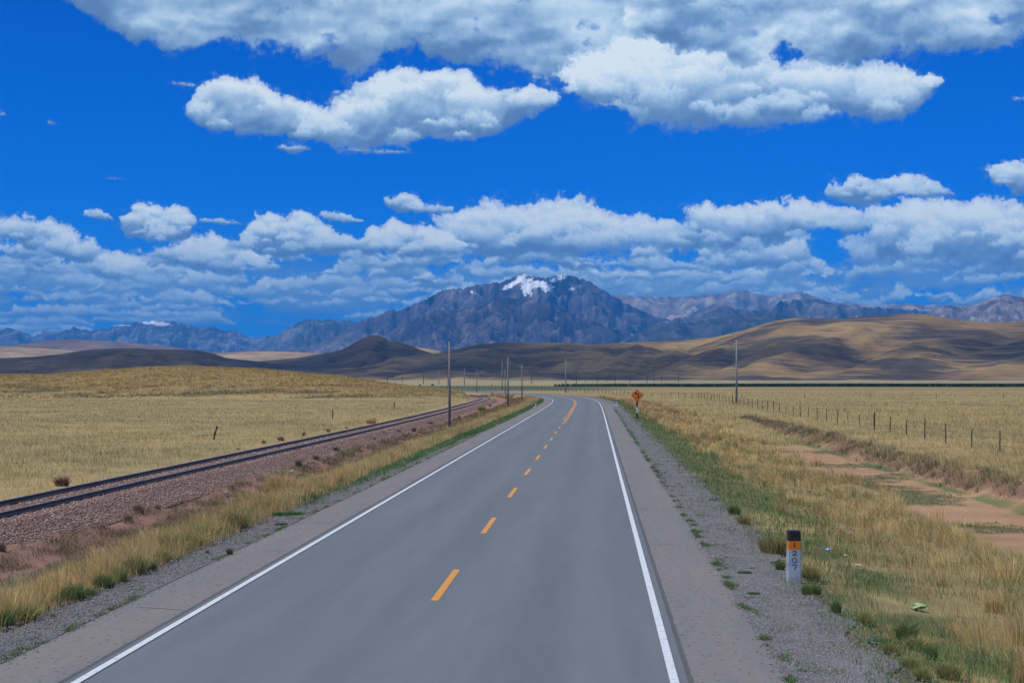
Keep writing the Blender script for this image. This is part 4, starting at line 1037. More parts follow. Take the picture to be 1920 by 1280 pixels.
# right verge
n = 330000
X, Y = fan(n, 19, 330, .55, -.02, .36); s = road_s(X, Y)
n1 = fbm(X / 7, Y / 7, 5, 41); n3 = fbm(X / 1.6, Y / 1.6, 4, 43); n4 = fbm(X / .9, Y / 1.4, 3, 47)
wv = s + .9 * n3 + .8 * n1
gs = sst(fbm(X / 3, Y / 7, 3, 58) + .45 * sst(Y, 36, 52), -.15, .15)       # where the green strip is wide
keep = (wv > 7.2 + 1.5 * gs) & (s < 14.6 + .8 * n1) & (rng.random(n) < np.clip(.32 + 1.7 * (n4 + .10) + 1.0 * n1 + .08 * (wv - 8), .07, 1)) & ~((Y < 108) & (s > 13.1 + .6 * n1))
X1, Y1, k1 = X[keep], Y[keep], n4[keep]
h = (.09 + .22 * rng.random(len(X1)) ** 1.5) * (1 + 1.0 * k1) * np.clip((wv[keep] - 7) / 2.5, .4, 1)
grass_patch('dry_grass', 'golden knee high grass on the right verge', X1, Y1, h, wY(Y1, .0055), GOLD + STRAW[:2] + [(.20, .19, .08)], .34)
keep = (s > 5.9 - .35 * n3) & (s < 13 + n1) & ((s < 7.4 + 1.7 * gs) | ((n1 + .6 * n3) > .16) | (rng.random(n) < .10)) & (rng.random(n) < np.clip((s - 5.5) / 1.4, .04, 1) * (.45 + .55 * gs))
X1, Y1 = X[keep], Y[keep]
h = (.07 + .16 * rng.random(len(X1)) ** 1.5)
grass_patch('green_grass', 'low green grass growing beside the right gravel', X1, Y1, h, wY(Y1, .008), GREEN + [(.17, .17, .07), (.24, .20, .09)], .6)
n = 900; Y = dist_sample(n, 20, 200, .9); s = 8.0 + 6.2 * rng.random(n); x, c = path_s(ROAD, Y); X = x + s / c; k = fbm(X / 3, Y / 5, 3, 68) > -.05; X, Y = X[k], Y[k]
grass_patch('bunch_grass', 'taller straw tussocks scattered through the right verge', X, Y, .30 + .30 * rng.random(len(X)), wY(Y, .006), [(.60, .46, .21), (.48, .33, .13), (.36, .23, .10), (.24, .22, .09), (.55, .40, .17)], clump=46, cr=.17)
n = 700; Y = dist_sample(n, 24, 230, .8); s = -(6.3 + 2.2 * rng.random(n)); x, c = path_s(ROAD, Y); X = x + s / c
grass_patch('bunch_grass', 'taller tussocks scattered through the left verge', X, Y, .35 + .35 * rng.random(len(X)), wY(Y, .006), [(.60, .44, .18), (.50, .33, .12), (.34, .22, .10), (.40, .24, .09), (.16, .20, .06)], clump=46, cr=.17)
# bank edge and field right of the channel
n = 300000
X, Y = fan(n, 45, 480, 1.0, .02, .37); s = road_s(X, Y); n1 = fbm(X / 11, Y / 9, 4, 45); n4 = fbm(X / 2.2, Y / 3.5, 3, 48) + .5 * fbm(X / 12, Y / 22, 3, 148)
keep = (s > 18.0 + .5 * fbm(X, Y, 3, 5)) & (rng.random(n) < np.clip(.55 + .9 * n4, .15, 1))
keep |= (s > 14.4) & (s <= 18.0) & (Y > 108 + 10 * n1) & (rng.random(n) < .7)
X1, Y1 = X[keep], Y[keep]; h = (.15 + .22 * rng.random(len(X1)) ** 1.3) * (1 + .55 * n4[keep]) * np.where(Y1 > 250, .8, 1)
grass_patch('dry_grass', 'pale straw grass filling the fenced field on the right', X1, Y1, h, wY(Y1, .006), STRAW + [(.29, .24, .11), (.25, .20, .10), (.50, .38, .16)], .3)
# thin growth in the channel
X, Y = fan(60000, 40, 135, .4, .1, .37); s = road_s(X, Y); k = (s > 13.6) & (s < 17.9) & (fbm(X / 6, Y / 9, 5, 51) > .10) & (Y < 118)
X, Y = X[k], Y[k]
grass_patch('green_grass', 'thin green growth on the red soil of the dry channel', X, Y, .03 + .05 * rng.random(len(X)), wY(Y, .012), GREEN + [(.16, .13, .06)], .8)
# left verge between gravel and railway
n = 300000; Y = dist_sample(n, 26, 330, .62); s = -(5.5 + 3.1 * rng.random(n)); x, c = path_s(ROAD, Y); X = x + s / c; n4 = fbm(X / .8, Y / 1.3, 3, 49); n1 = fbm(X / 5, Y / 8, 3, 50)
keep = (rng.random(n) < np.clip(.45 + 1.4 * n4 + .4 * n1, .06, 1)) & (-s > 6.0 + .30 * n4 + .35 * n1)
X1, Y1, s1 = X[keep], Y[keep], s[keep]
h = (.22 + .30 * rng.random(len(X1))) * (1 + .7 * n4[keep]) * np.clip(1 - (-s1 - 7.6) / 1.2, .25, 1) * np.clip((-s1 - 5.4) / .9, .35, 1)
grass_patch('dry_grass', 'golden long grass on the left verge above the ditch', X1, Y1, h, wY(Y1, .007), GOLD + [(.24, .20, .08), (.42, .31, .13)], .36)
# low brown growth in the ditch
n = 190000; Y = dist_sample(n, 34, 330, .7); s = -(8.3 + 3.4 * rng.random(n)); x, c = path_s(ROAD, Y); X = x + s / c; n4 = fbm(X / .9, Y / 2.0, 3, 52)
keep = (rng.random(n) < np.clip(.35 + 1.5 * n4, .02, 1)) & (-s < 11.6 + .5 * n4)
X1, Y1 = X[keep], Y[keep]
grass_patch('withered_herbs', 'withered grey brown growth in the ditch beside the railway', X1, Y1, (.06 + .13 * rng.random(len(X1))) * (1 + n4[keep]), wY(Y1, .010), BROWN + [(.22, .18, .10), (.16, .15, .08)], .8, cat='ground cover')
# green edge of the left gravel, thick further on
n = 120000; Y = dist_sample(n, 30, 300, .30); s = -(5.15 + 1.75 * rng.random(n)); x, c = path_s(ROAD, Y); X = x + s / c; n4 = fbm(X / .7, Y / 3.0, 3, 53)
keep = rng.random(n) < np.clip(sst(Y, 42, 85) * 1.0 + .9 * n4 - .05, .0, 1) * sst(-s + .25 * n4 + .35 * sst(Y, 80, 140), 5.3, 5.8)
X1, Y1 = X[keep], Y[keep]
grass_patch('green_grass', 'green weeds along the left gravel verge', X1, Y1, .07 + .17 * rng.random(len(X1)), wY(Y1, .010), GREEN + [(.11, .15, .07)], .6)
# sparse plants in the gravel and at the seam of the shoulder
n = 22000; Y = dist_sample(n, 20, 200, 1.1); sg = np.where(rng.random(n) < .7, 1, -1); s = sg * (5.0 + np.where(rng.random(n) < .5, .08 * np.abs(rng.standard_normal(n)), 1.4 * rng.random(n)))
x, c = path_s(ROAD, Y); X = x + s / c; k = fbm(X / .5, Y / 1.2, 3, 54) > .12; X, Y = X[k], Y[k]
grass_patch('weeds', 'small weeds rooted in the gravel verges', X, Y, .03 + .05 * rng.random(len(X)), wY(Y, .012), GREEN + [(.2, .17, .08)], .9, clump=5, cr=.35, cat='weeds')
# left field
n = 330000
X, Y = fan(n, 48, 420, .95, -.37, .02); t = track_s(X, Y); n4 = fbm(X / 2.2, Y / 3.5, 3, 56) + .6 * fbm(X / 12, Y / 22, 3, 156); hh = hill(X, Y)
keep = (t < -3.0 + .4 * n4) & (hh < 1.2) & (rng.random(n) < np.clip(.6 + .8 * n4, .2, 1)) & ~((t > -4.2) & (rng.random(n) < .6))
X1, Y1 = X[keep], Y[keep]; h = (.10 + .20 * rng.random(len(X1)) ** 1.4) * (1 + .5 * n4[keep])
grass_patch('dry_grass', 'pale straw grass over the field left of the railway', X1, Y1, h, wY(Y1, .006), STRAW + [(.45, .34, .155), (.30, .26, .12), (.31, .28, .125)], .3)
# bunch grass on the hill
n = 15000; X, Y = fan(n, 300, 470, .3, -.36, -.02); hh = hill(X, Y); n1 = fbm(X / 18, Y / 9, 4, 61)
k = (hh > .25) & (rng.random(n) < np.clip(.35 + hh * .22 + n1, .05, 1)); X1, Y1 = X[k], Y[k]
grass_patch('bunch_grass', 'golden tussocks of bunch grass covering the low hill on the left', X1, Y1, .35 + .45 * rng.random(len(X1)), .06 + 0 * X1, [(.42, .28, .10), (.36, .24, .085), (.46, .33, .14), (.30, .20, .08), (.33, .25, .11)], clump=9, cr=.26, var=.12)
n = 3800; X, Y = fan(n, 300, 400, .3, -.36, -.08); hh = hill(X, Y); k = (hh > .08) & (hh < 2.6) & (fbm(X / 22, Y / 9, 4, 61) > .02); X1, Y1 = X[k], Y[k]
grass_patch('low_shrubs', 'dark low shrubs at the foot of the left hill', X1, Y1, .3 + .3 * rng.random(len(X1)), .07 + 0 * X1, [(.085, .095, .06), (.11, .11, .07), (.15, .12, .07), (.20, .11, .06)], clump=9, cr=.45, cat='shrubs')
# orange tussocks outside the bend
n = 1500; Y = rng.uniform(150, 360, n); s = 8.0 + 4.5 * rng.random(n) ** 1.3; x, c = path_s(ROAD, Y); X = x + s / c; k = fbm(X / 6, Y / 12, 3, 66) > .02; X, Y = X[k], Y[k]
grass_patch('bunch_grass', 'orange brown tussocks lining the outside of the bend', X, Y, .25 + .35 * rng.random(len(X)), .03 + .0001 * Y, [(.46, .29, .12), (.40, .24, .10), (.52, .38, .18), (.24, .15, .08)], clump=9, cr=.24)
n = 1500; Y = rng.uniform(150, 420, n); s = -(6.5 + 5 * rng.random(n)); x, c = path_s(ROAD, Y); X = x + s / c; k = (fbm(X / 5, Y / 12, 3, 67) > .0) & (np.abs(track_s(X, Y)) > 4); X, Y = X[k], Y[k]
grass_patch('bunch_grass', 'golden brown tussocks on the inside of the bend', X, Y, .25 + .35 * rng.random(len(X)), .03 + .0001 * Y, [(.40, .26, .10), (.36, .22, .09), (.24, .14, .08), (.15, .10, .07)], clump=9, cr=.24)
# tufts on the crumbling bank of the channel
n = 420; Y = rng.uniform(60, 170, n); s = 18.3 + .45 * rng.standard_normal(n); x, c = path_s(ROAD, Y); X = x + s / c
grass_patch('bunch_grass', 'dull tussocks along the red bank of the channel', X, Y, .22 + .25 * rng.random(n), .012 + .0001 * Y, [(.20, .16, .09), (.13, .12, .08), (.28, .22, .11), (.36, .27, .13)], clump=26, cr=.30)
# dark belt of rushes across the plain
n = 60000; X = 20 + 330 * rng.random(n) ** .9; Y = 775 + 22 * rng.random(n) + 12 * fbm(X / 60, X * 0, 3, 5)
k = rng.random(n) < np.clip((X - 15) / 120, .05, 1); X, Y = X[k], Y[k]
grass_patch('rushes', 'dark green belt of rushes across the plain on the right', X, Y, 1.0 + .75 * rng.random(len(X)) * (1 + .5 * fbm(X / 6, Y / 6, 3, 9)), .35 + 0 * X, [(.035, .06, .035), (.045, .075, .04), (.07, .09, .05), (.03, .05, .03)], .25, cat='rushes')

# ------------------------------------------------------------------ tussocks one can tell apart
def tuft_mesh(name, nb, h, rad, cols, seed, lean=.5, w=.008, stiff=.12):
    r = np.random.default_rng(seed)
    an = r.random(nb) * 6.28; rr = np.sqrt(r.random(nb)) * rad; X = np.cos(an) * rr; Y = np.sin(an) * rr
    hh = h * (.5 + .5 * r.random(nb)) * (1 - .35 * (rr / rad) ** 2)
    ln = np.stack([X, Y], 1) / rad * lean + WIND * .6 + stiff * r.standard_normal((nb, 2))
    cc = np.array(cols)[r.integers(0, len(cols), nb)] * (1 + .16 * r.standard_normal((nb, 1))).clip(.6, 1.5)
    v, f, c = blades(np.stack([X, Y, 0 * X], 1), hh, w + 0 * hh, ln, cc)
    o = mesh_obj(name, v, f, MATS['grass'], col=c)
    return o
TG = [(.085, .15, .045), (.12, .19, .06), (.17, .20, .075), (.07, .12, .045)]
protos = {
 'green': lambda: tuft_mesh('grass_tussock', 520, .40, .11, TG + [(.20, .19, .08)], 1, .34, .008, .26),
 'flat': lambda: tuft_mesh('leafy_weed', 520, .09, .26, [(.05, .13, .03), (.07, .17, .04), (.04, .10, .03)], 2, 1.2, .016, .5),
 'golden': lambda: tuft_mesh('grass_tussock', 620, .62, .20, GOLD[:4], 3, .8),
 'mixed': lambda: tuft_mesh('grass_tussock', 700, .50, .19, TG + GOLD[:3], 4, .45, .008, .28),
 'dark': lambda: tuft_mesh('dry_herb', 200, .36, .11, [(.10, .07, .055), (.15, .10, .07), (.20, .14, .09), (.09, .075, .06)], 5, .6, .009, .35),
 'red': lambda: tuft_mesh('dry_herb', 420, .42, .17, [(.15, .065, .045), (.19, .09, .06), (.11, .055, .045)], 6, .7, .010, .3),
 'orange': lambda: tuft_mesh('grass_tussock', 420, .45, .20, [(.36, .20, .08), (.30, .16, .07), (.42, .27, .12)], 7, .8),
}
proto_obj = {}
def ground_at(px, py):
    """point of the land under a direction: march out until it is met"""
    Y = 11428 / (py - 710)
    for _ in range(12):
        X = px_u(px) * Y; z = float(land(np.array([X]), np.array([Y]))[0]); Y = (CAMZ - z) * F / (py - 710)
    return px_u(px) * Y, Y, z
ORD = ['first', 'second', 'third', 'fourth', 'fifth', 'sixth', 'seventh', 'eighth', 'ninth', 'tenth', 'eleventh', 'twelfth', 'thirteenth', 'fourteenth', 'fifteenth', 'sixteenth', 'seventeenth', 'eighteenth', 'nineteenth', 'twentieth']
def tuft(kind, px, py, hpx, label, group, cat='tussock'):
    if kind not in proto_obj: o = protos[kind](); proto_obj[kind] = [o, True]
    elif proto_obj[kind][1]: o = proto_obj[kind][0].copy(); C.objects.link(o)
    X, Y, z = ground_at(px, py)
    base = {'green': .40, 'flat': .14, 'golden': .62, 'mixed': .50, 'dark': .36, 'red': .42, 'orange': .45}[kind]
    k = hpx * (1.0 if kind in ('dark', 'red', 'orange') else 1.35) * Y / F / base
    s_ = float(road_s(np.array([X]), np.array([Y]))[0])
    if abs(s_) < 6.5: z += .02
    o.location = (X, Y, z); o.scale = (k * random.uniform(.7, 1.45), k * random.uniform(.7, 1.45), k * random.uniform(.85, 1.15)); o.rotation_euler = (0, 0, random.uniform(0, 6.28))
    tag(o, label, cat, group)
L1 = [('green', 10, 1184, 40), ('mixed', 40, 1172, 42), ('green', 82, 1151, 28), ('green', 113, 1137, 24), ('green', 137, 1132, 36), ('mixed', 223, 1096, 34), ('mixed', 254, 1083, 46), ('green', 283, 1074, 22),
      ('mixed', 322, 1040, 44), ('mixed', 352, 1033, 36), ('mixed', 383, 1017, 32), ('green', 418, 1007, 20), ('mixed', 442, 998, 34), ('green', 562, 945, 18), ('green', 585, 939, 16), ('mixed', 500, 966, 26)]
for i, (k, px, py, h) in enumerate(L1):
    tuft(k, px, py, h, '%s tussock along the left gravel edge, %s counting from the lower left corner' % ({'green': 'dark green', 'mixed': 'green and straw'}[k], ORD[i]), 'tussocks along the left gravel edge')
L1b = [(60, 1163, 26), (168, 1122, 22), (196, 1108, 28), (303, 1058, 30), (400, 1012, 24), (462, 985, 26), (480, 975, 20), (607, 926, 16), (640, 912, 14), (672, 898, 13), (705, 884, 12)]
for i, (px, py, h) in enumerate(L1b):
    tuft('green' if i % 3 else 'mixed', px, py, h, 'smaller bright green tussock among the golden stems of the left verge, %s from the left' % ORD[i], 'small green tussocks of the left verge')
tuft('golden', 527, 934, 44, 'tallest golden tussock on the left verge, arching over', 'golden tussocks')
tuft('golden', 470, 950, 30, 'golden tussock just before the tall arching one on the left verge', 'golden tussocks')
tuft('golden', 300, 1030, 34, 'golden tussock behind the green clumps at the lower left', 'golden tussocks')
tuft('flat', 543, 967, 12, 'bright leafy green weed on the left gravel', 'leafy weeds', 'weed')
tuft('flat', 528, 985, 6, 'flat green weed creeping at the edge of the left shoulder', 'leafy weeds', 'weed')
tuft('green', 431, 1041, 15, 'small green tuft alone on the left gravel near the shoulder', 'lone tufts on gravel')
tuft('green', 389, 1040, 9, 'tiny green tuft left of the lone one on the left gravel', 'lone tufts on gravel')
tuft('green', 100, 1162, 11, 'tiny green tuft on the gravel at the lower left', 'lone tufts on gravel')
L2 = [(3, 1034, 26), (241, 975, 18), (260, 962, 24), (296, 954, 11), (560, 872, 16), (593, 862, 14), (630, 846, 13), (702, 826, 9), (717, 818, 12), (748, 812, 12), (776, 808, 12), (807, 797, 10), (861, 783, 6), (919, 762, 7)]
for i, (px, py, h) in enumerate(L2):
    tuft('dark', px, py, h, 'dark withered herb at the foot of the ballast, %s from the left' % ORD[i], 'withered herbs along the ballast foot', 'herb')
tuft('mixed', 904, 771, 11, 'round green brown tussock near the railway bend', 'tussocks near the railway bend')
tuft('red', 116, 911, 22, 'reddish bush touching the far rail at the left', 'bushes beyond the rails', 'bush')
L3 = [(495, 831, 8), (527, 826, 12), (570, 817, 10), (615, 810, 9), (650, 803, 6), (446, 843, 6)]
for i, (px, py, h) in enumerate(sorted(L3)):
    tuft('dark', px, py, h, 'dark low bush beyond the rails, %s from the left' % ORD[i], 'bushes beyond the rails', 'bush')
tuft('orange', 696, 794, 13, 'orange tussock beyond the rails by a short post', 'orange tussocks')
L4 = [('mixed', 1452, 1040, 34, 'green yellow tussock behind the kilometre post, left of it'), ('green', 1462, 1071, 22, 'green tuft touching the left side of the kilometre post'), ('mixed', 1521, 1088, 34, 'broad green grass clump right of the kilometre post'),
      ('green', 1513, 1118, 22, 'dark green tuft at the foot of the kilometre post'), ('green', 1528, 1117, 22, 'narrow green tuft just right of the kilometre post foot'), ('green', 1569, 1152, 26, 'green tuft at the grass edge, below right of the kilometre post'),
      ('mixed', 1622, 1172, 30, 'broad tussock at the grass edge between the kilometre post and the yellow bag'), ('green', 1698, 1200, 36, 'tall thin green tuft below the yellow green bag'), ('mixed', 1718, 1219, 30, 'tussock below the tall thin tuft at the lower right'),
      ('green', 1747, 1236, 24, 'round green tussock at the lower right on gravel'), ('mixed', 1668, 1226, 20, 'low green tuft on gravel left of the round tussock'), ('mixed', 1706, 1254, 24, 'green tuft near the lower edge, right of the shoulder'),
      ('mixed', 1731, 1276, 26, 'green tuft cut by the lower edge of the view'), ('mixed', 1778, 1272, 28, 'green straw tuft at the lower right, right of the one cut by the edge'), ('green', 1378, 967, 18, 'small green tuft on the far part of the right gravel edge'),
      ('orange', 1490, 945, 22, 'orange brown tussock in the golden grass on the right verge'), ('orange', 1866, 1148, 34, 'large brown tussock at the right edge of the view'), ('mixed', 1395, 985, 18, 'yellow green tuft near the right gravel edge')]
for k, px, py, h, lb in L4: tuft(k, px, py, h, lb, 'tussocks on the right verge')
tuft('flat', 1645, 1206, 12, 'bright green creeping weed on the right gravel', 'leafy weeds', 'weed')
tuft('flat', 1396, 1076, 5, 'flat green weed on the gravel left of the kilometre post', 'leafy weeds', 'weed')
tuft('flat', 1412, 1115, 5, 'small creeping weed at the seam of the right shoulder', 'leafy weeds', 'weed')

# ================================================================== fences
def fence(name, label, pts, spacing, h, r, seed, wires=(.35, .65, .95), skip=(), wire=True):
    rd = random.Random(seed); P = [Vector(p) for p in pts]; root = empty(name, (P[0].x, P[0].y, 0)); tag(root, label, 'fence')
    L = [0]
    for i in range(1, len(P)): L.append(L[-1] + (P[i] - P[i - 1]).length)
    def at(d):
        for i in range(1, len(P)):
            if d <= L[i]: return P[i - 1].lerp(P[i], (d - L[i - 1]) / (L[i] - L[i - 1]))
        return P[-1]
    n = int(L[-1] / spacing) + 1; tops = []; pr = []
    for v_ in range(3):
        mb = MB(); lean = rd.uniform(-.03, .03)
        mb.tube([(0, 0, -.3), (.01, 0, .2), (lean, .01, h * .7), (lean * 1.3, -.01, h)], [r * 1.1, r, r * .92, r * .8], 6)
        pr.append(mb)
    first = [None] * 3
    for i in range(n):
        p = at(i * spacing + rd.uniform(-.25, .25) * (0 < i < n - 1)); z = float(land(np.array([p.x]), np.array([p.y]))[0])
        q = i % 3
        if first[q] is None: o = pr[q].build('fence_post', MATS['tarred_wood'], root); first[q] = o
        else: o = first[q].copy(); C.objects.link(o); o.parent = root
        k = rd.uniform(.9, 1.1) * (1.18 if i in skip else 1); o.scale = (k * (1.6 if i in skip else 1), k * (1.6 if i in skip else 1), k)
        o.location = (p.x - root.location.x, p.y - root.location.y, z); o.rotation_euler = (rd.gauss(0, .02), rd.gauss(0, .03), rd.uniform(0, 6.28))
        tops.append(Vector((p.x, p.y, z)) - root.location)
    if wire:
        for hz in wires:
            mb = MB(); line = []
            for i in range(len(tops)):
                line.append(tops[i] + Vector((0, 0, hz * h)))
                if i < len(tops) - 1: line.append(tops[i].lerp(tops[i + 1], .5) + Vector((0, 0, hz * h - .03)))
            mb.tube(line, .006, 4); mb.build('fence_wire', MATS['dark_metal'], root)
    return root
def gp(px, py): X, Y, z = ground_at(px, py); return (X, Y)
xr, _c = path_s(ROAD, np.array([60.0]))
FA = (1.0 * (-2.64 + K * 60) + 23.3, 60); FB = (-2.64 + K * 297 + 23.3, 297)
fence('wire_fence', 'wire fence of dark wooden posts along the field right of the road', [FA, FB], 6.35, 1.15, .036, 5, skip=(10, 30))
fence('wire_fence', 'fence of thin posts turning away around the outside of the bend', [FB, (36, 322), (33.5, 346), (28, 368), (26.5, 388), (23, 430), (19, 458), (13, 500), (6, 540), (-3, 575), (-15, 610), (-30, 650)], 6.3, 1.15, .05, 6, wire=True)
fence('wire_fence', 'row of thin posts far out in the right hand field', [(42, 305), (56.7, 309), (69.4, 312), (82, 312), (95, 312), (108, 312)], 12.7, 1.1, .05, 7, wires=(.6,))
def lone_post(px, py, hpx, lean, label):
    X, Y, z = ground_at(px, py); h = hpx * Y / F; mb = MB(); r = .06
    mb.tube([(0, 0, -.2), (lean * h * .3, .0, h * .3), (lean * h * .33 + .02, 0, h * .5), (lean * h * .72, 0, h * .75), (lean * h, 0, h)], [r, r * .9, r * 1.15, r * .85, r * 1.2], 6)
    o = mb.build('wooden_post', MATS['tarred_wood']); o.location = (X, Y, z); tag(o, label, 'post', 'old posts in the left field')
lone_post(400, 824, 25, .30, 'crooked leaning wooden post in the left field')
lone_post(623.6, 786, 18, .0, 'upright thin post in the left field beyond the rails')
lone_post(739, 767, 14, .0, 'thin post far in the left field near the hill foot')
lone_post(702.5, 794, 10, .0, 'short stake beside the orange tussock at the track')

# ================================================================== poles and lines
def shaft(mb, h, r0, r1, n=10): mb.tube([(0, 0, -.6), (0, 0, h * .5), (0, 0, h)], [r0, (r0 + r1) / 2, r1], n)
tel = {}
def telegraph(px, Y, top, label):
    X = px_u(px) * Y; z = float(land(np.array([X]), np.array([Y]))[0]); h = CAMZ - (top - 710) * Y / F - z
    mb = MB(); shaft(mb, h, .125, .085); o = mb.build('telegraph_pole', MATS['wood_pole'], smooth=True); o.location = (X, Y, z); o.rotation_euler = (0, random.uniform(-.006, .012), 0)
    tag(o, label, 'pole', 'bare poles along the railway')
def yb(py, z=-.45): return (CAMZ - z) * F / (py - 710)
telegraph(843, yb(798, -.5), 640, 'bare grey pole nearest the camera between road and railway')
telegraph(952.5, yb(762, -.35), 670, 'second bare pole between road and railway')
telegraph(978.5, yb(748, -.3), 682, 'bare pole just before the inner edge of the bend')
telegraph(947.3, yb(740, -.2), 692, 'bare pole beyond the inside of the bend')
telegraph(894, yb(735.5, -.1), 693, 'faint bare pole past the railway bend')
POLE_TOPS = []
def power_pole(px, Y, h, double, label, mat='concrete_pole', group='power poles', detail=True, arm=2.2, r=.15, az=0.0):
    X = px_u(px) * Y; z = float(land(np.array([X]), np.array([Y]))[0])
    root = empty('power_pole', (X, Y, z), az); tag(root, label, 'power pole', group)
    mb = MB(); shaft(mb, h, r * 1.35, r * .7); mb.build('shaft', MATS[mat], root, True)
    ah = h - .95 if double else h - .12
    mb = MB(); mb.box(0, .12, ah, arm, .11, .13, bev=.01)
    if detail: mb.tube([(-arm * .3, .14, ah - .05), (0, .12, ah - .55)], .02, 5); mb.tube([(arm * .3, .14, ah - .05), (0, .12, ah - .55)], .02, 5)
    mb.build('crossarm', MATS['dark_metal' if not double else 'concrete'], root)
    at = []
    if double:
        mb = MB(); mb.box(0, .1, h - .02, .62, .11, .1, bev=.01); mb.build('crossarm', MATS['concrete'], root)
        spots = [(-arm * .42, ah), (arm * .42, ah), (0, h)]
    else: spots = [(-arm * .46, ah), (arm * .46, ah), (0, h)]
    for q, (x_, zz) in enumerate(spots):
        if detail:
            mb = MB(); mb.lathe([(.02, zz + .05), (.075, zz + .08), (.055, zz + .13), (.085, zz + .16), (.05, zz + .22), (.06, zz + .26), (.03, zz + .31)], 8, cx=x_, cy=.1); mb.build('insulator', MATS['insulator'], root, True)
        at.append(Vector((X + x_ * math.cos(az) - .1 * math.sin(az), Y + x_ * math.sin(az) + .1 * math.cos(az), z + zz + .3)))
    return at
def ytop(top, h): return (h - CAMZ) * F / (710 - top)
PA = power_pole(1381, yb(755, -.05), 9.75, True, 'tall grey power pole with two crossarms in the right hand field', az=-.1, r=.135)
P0 = power_pole(2300, 118, 9.7, True, 'power pole standing beyond the right edge of the view', az=-.1, r=.17)
PB = power_pole(1061, yb(735.2, -.05), 9.3, False, 'power pole with one wide crossarm outside the bend', arm=2.0, az=-.05, r=.13)
PC = power_pole(941.5, 535, 9.3, False, 'power pole with crossarm left of the first bare pole beyond the bend', arm=2.0, r=.12)
PD = power_pole(870.8, 905, 9.3, False, 'dark T shaped power pole right of the nearest bare pole', arm=3.4, r=.16)
PE = power_pole(823, 1090, 9.3, False, 'faint T shaped power pole left of the nearest bare pole', arm=3.4, r=.17)
def cable(label, A, B, sag):
    n = 22; pts = [A.lerp(B, i / n) - Vector((0, 0, sag * 4 * (i / n) * (1 - i / n))) for i in range(n + 1)]
    mb = MB(); mb.tube(pts, .022, 4); o = mb.build('power_cable', MATS['dark_metal']); tag(o, label, 'cable', 'cables between the power poles')
for nm, A, B, sg in (('right edge of the view and the two armed pole', P0, PA, 3.2), ('two armed pole and the pole outside the bend', PA, PB, 4.2), ('pole outside the bend and the next pole beyond it', PB, PC, 1.2), ('poles beyond the bend towards the far T shaped pole', PC, PD, 4.5), ('two far T shaped poles', PD, PE, 2.2)):
    for q, side in enumerate(('left', 'right', 'top')): cable('%s sagging cable between the %s' % (side, nm), A[q], B[q], sg)
far = [(726, 705, 717.5), (754, 706, 717.5), (794, 700, 721), (840, 697, 728), (997, 699, 720), (1080.5, 696, 720), (1097, 705, 716), (1138, 708, 716), (1153, 697, 719), (1181, 700, 717.5), (1213, 696, 718.5), (1226, 697, 716), (1272, 697, 716), (1240, 704, 716), (1120, 703, 717)]
far.sort()
pf = None
for i, (px, top, base) in enumerate(far):
    Y = (CAMZ) * F / max(base - 710, 5.6); Y = min(Y, 2200); h = CAMZ + (710 - top) * Y / F; X = px_u(px) * Y
    mb = MB(); mb.tube([(0, 0, -.5), (0, 0, h)], [.17 * Y / 1100 + .06, .12 * Y / 1100 + .04], 6); mb.box(0, 0, h - .3, 1.9, .15, .18)
    o = mb.build('power_pole', MATS['dark_metal']); o.location = (X, Y, -.1); tag(o, 'thin distant power pole on the plain, %s from the left' % ORD[i], 'power pole', 'distant power poles on the plain')

# ================================================================== bend sign
def ribbon(pts, wd, th=0.0):
    """flat stroke in the local x-z plane"""
    P = [Vector((x, 0, z)) for x, z in pts]; v = []; f = []
    for i, p in enumerate(P):
        d = (P[min(i + 1, len(P) - 1)] - P[max(i - 1, 0)]).normalized(); nrm = Vector((-d.z, 0, d.x)); w_ = wd[i] if isinstance(wd, list) else wd
        v += [tuple(p + nrm * w_ / 2), tuple(p - nrm * w_ / 2)]
    for i in range(len(P) - 1): f.append((2 * i, 2 * i + 1, 2 * i + 3, 2 * i + 2))
    return v, f
def slab(outline, y0, y1):
    n = len(outline); v = [(x, y0, z) for x, z in outline] + [(x, y1, z) for x, z in outline]
    f = [tuple(range(n)), tuple(reversed(range(n, 2 * n)))] + [(i, i + n, (i + 1) % n + n, (i + 1) % n) for i in range(n)]
    return v, f
def diamond(c, r, k=.06):
    o = []
    for a in range(4):
        t = math.pi / 2 * a; p = Vector((math.cos(t), math.sin(t))) * r
        q0 = Vector((math.cos(t - math.pi / 2), math.sin(t - math.pi / 2))) * r; q1 = Vector((math.cos(t + math.pi / 2), math.sin(t + math.pi / 2))) * r
        o += [p.lerp(q0, k), p.lerp(p * .985 + p * 0, 1) * (1 - k * .35) , p.lerp(q1, k)]
    return [(c[0] + p.x, c[1] + p.y) for p in o]
X, Y, z = ground_at(1194.5, 785)
sg_ = empty('road_sign', (X, Y, z), -.04); tag(sg_, 'orange diamond road sign with a left bend arrow on a striped post', 'road sign')
SC_ = Y / F; H_ = 55.8 * SC_; R_ = 11.6 * SC_; zc_ = H_ - R_
def post_part(name, zs, par, wd, dp, mats_):
    for i in range(len(zs) - 1):
        mb = MB(); mb.box(0, 0, (zs[i] + zs[i + 1]) / 2, wd, dp, zs[i + 1] - zs[i]); mb.build(name, MATS[mats_[i]], par)
q = (H_ - 2 * R_)
post_part('post_band', [-.4, q * .33, q * .68, q + .02], sg_, .15, .10, ['black_paint', 'white_paint', 'black_paint'])
mb = MB(); mb.box(0, .02, zc_, .09, .06, R_ * 1.7); mb.build('post_top', MATS['black_paint'], sg_)
mb = MB(); v, f = slab(diamond((0, zc_), R_), -.060, -.040); mb.add(v, f, 0)
mb.build('panel', [MATS['orange_paint']], sg_)
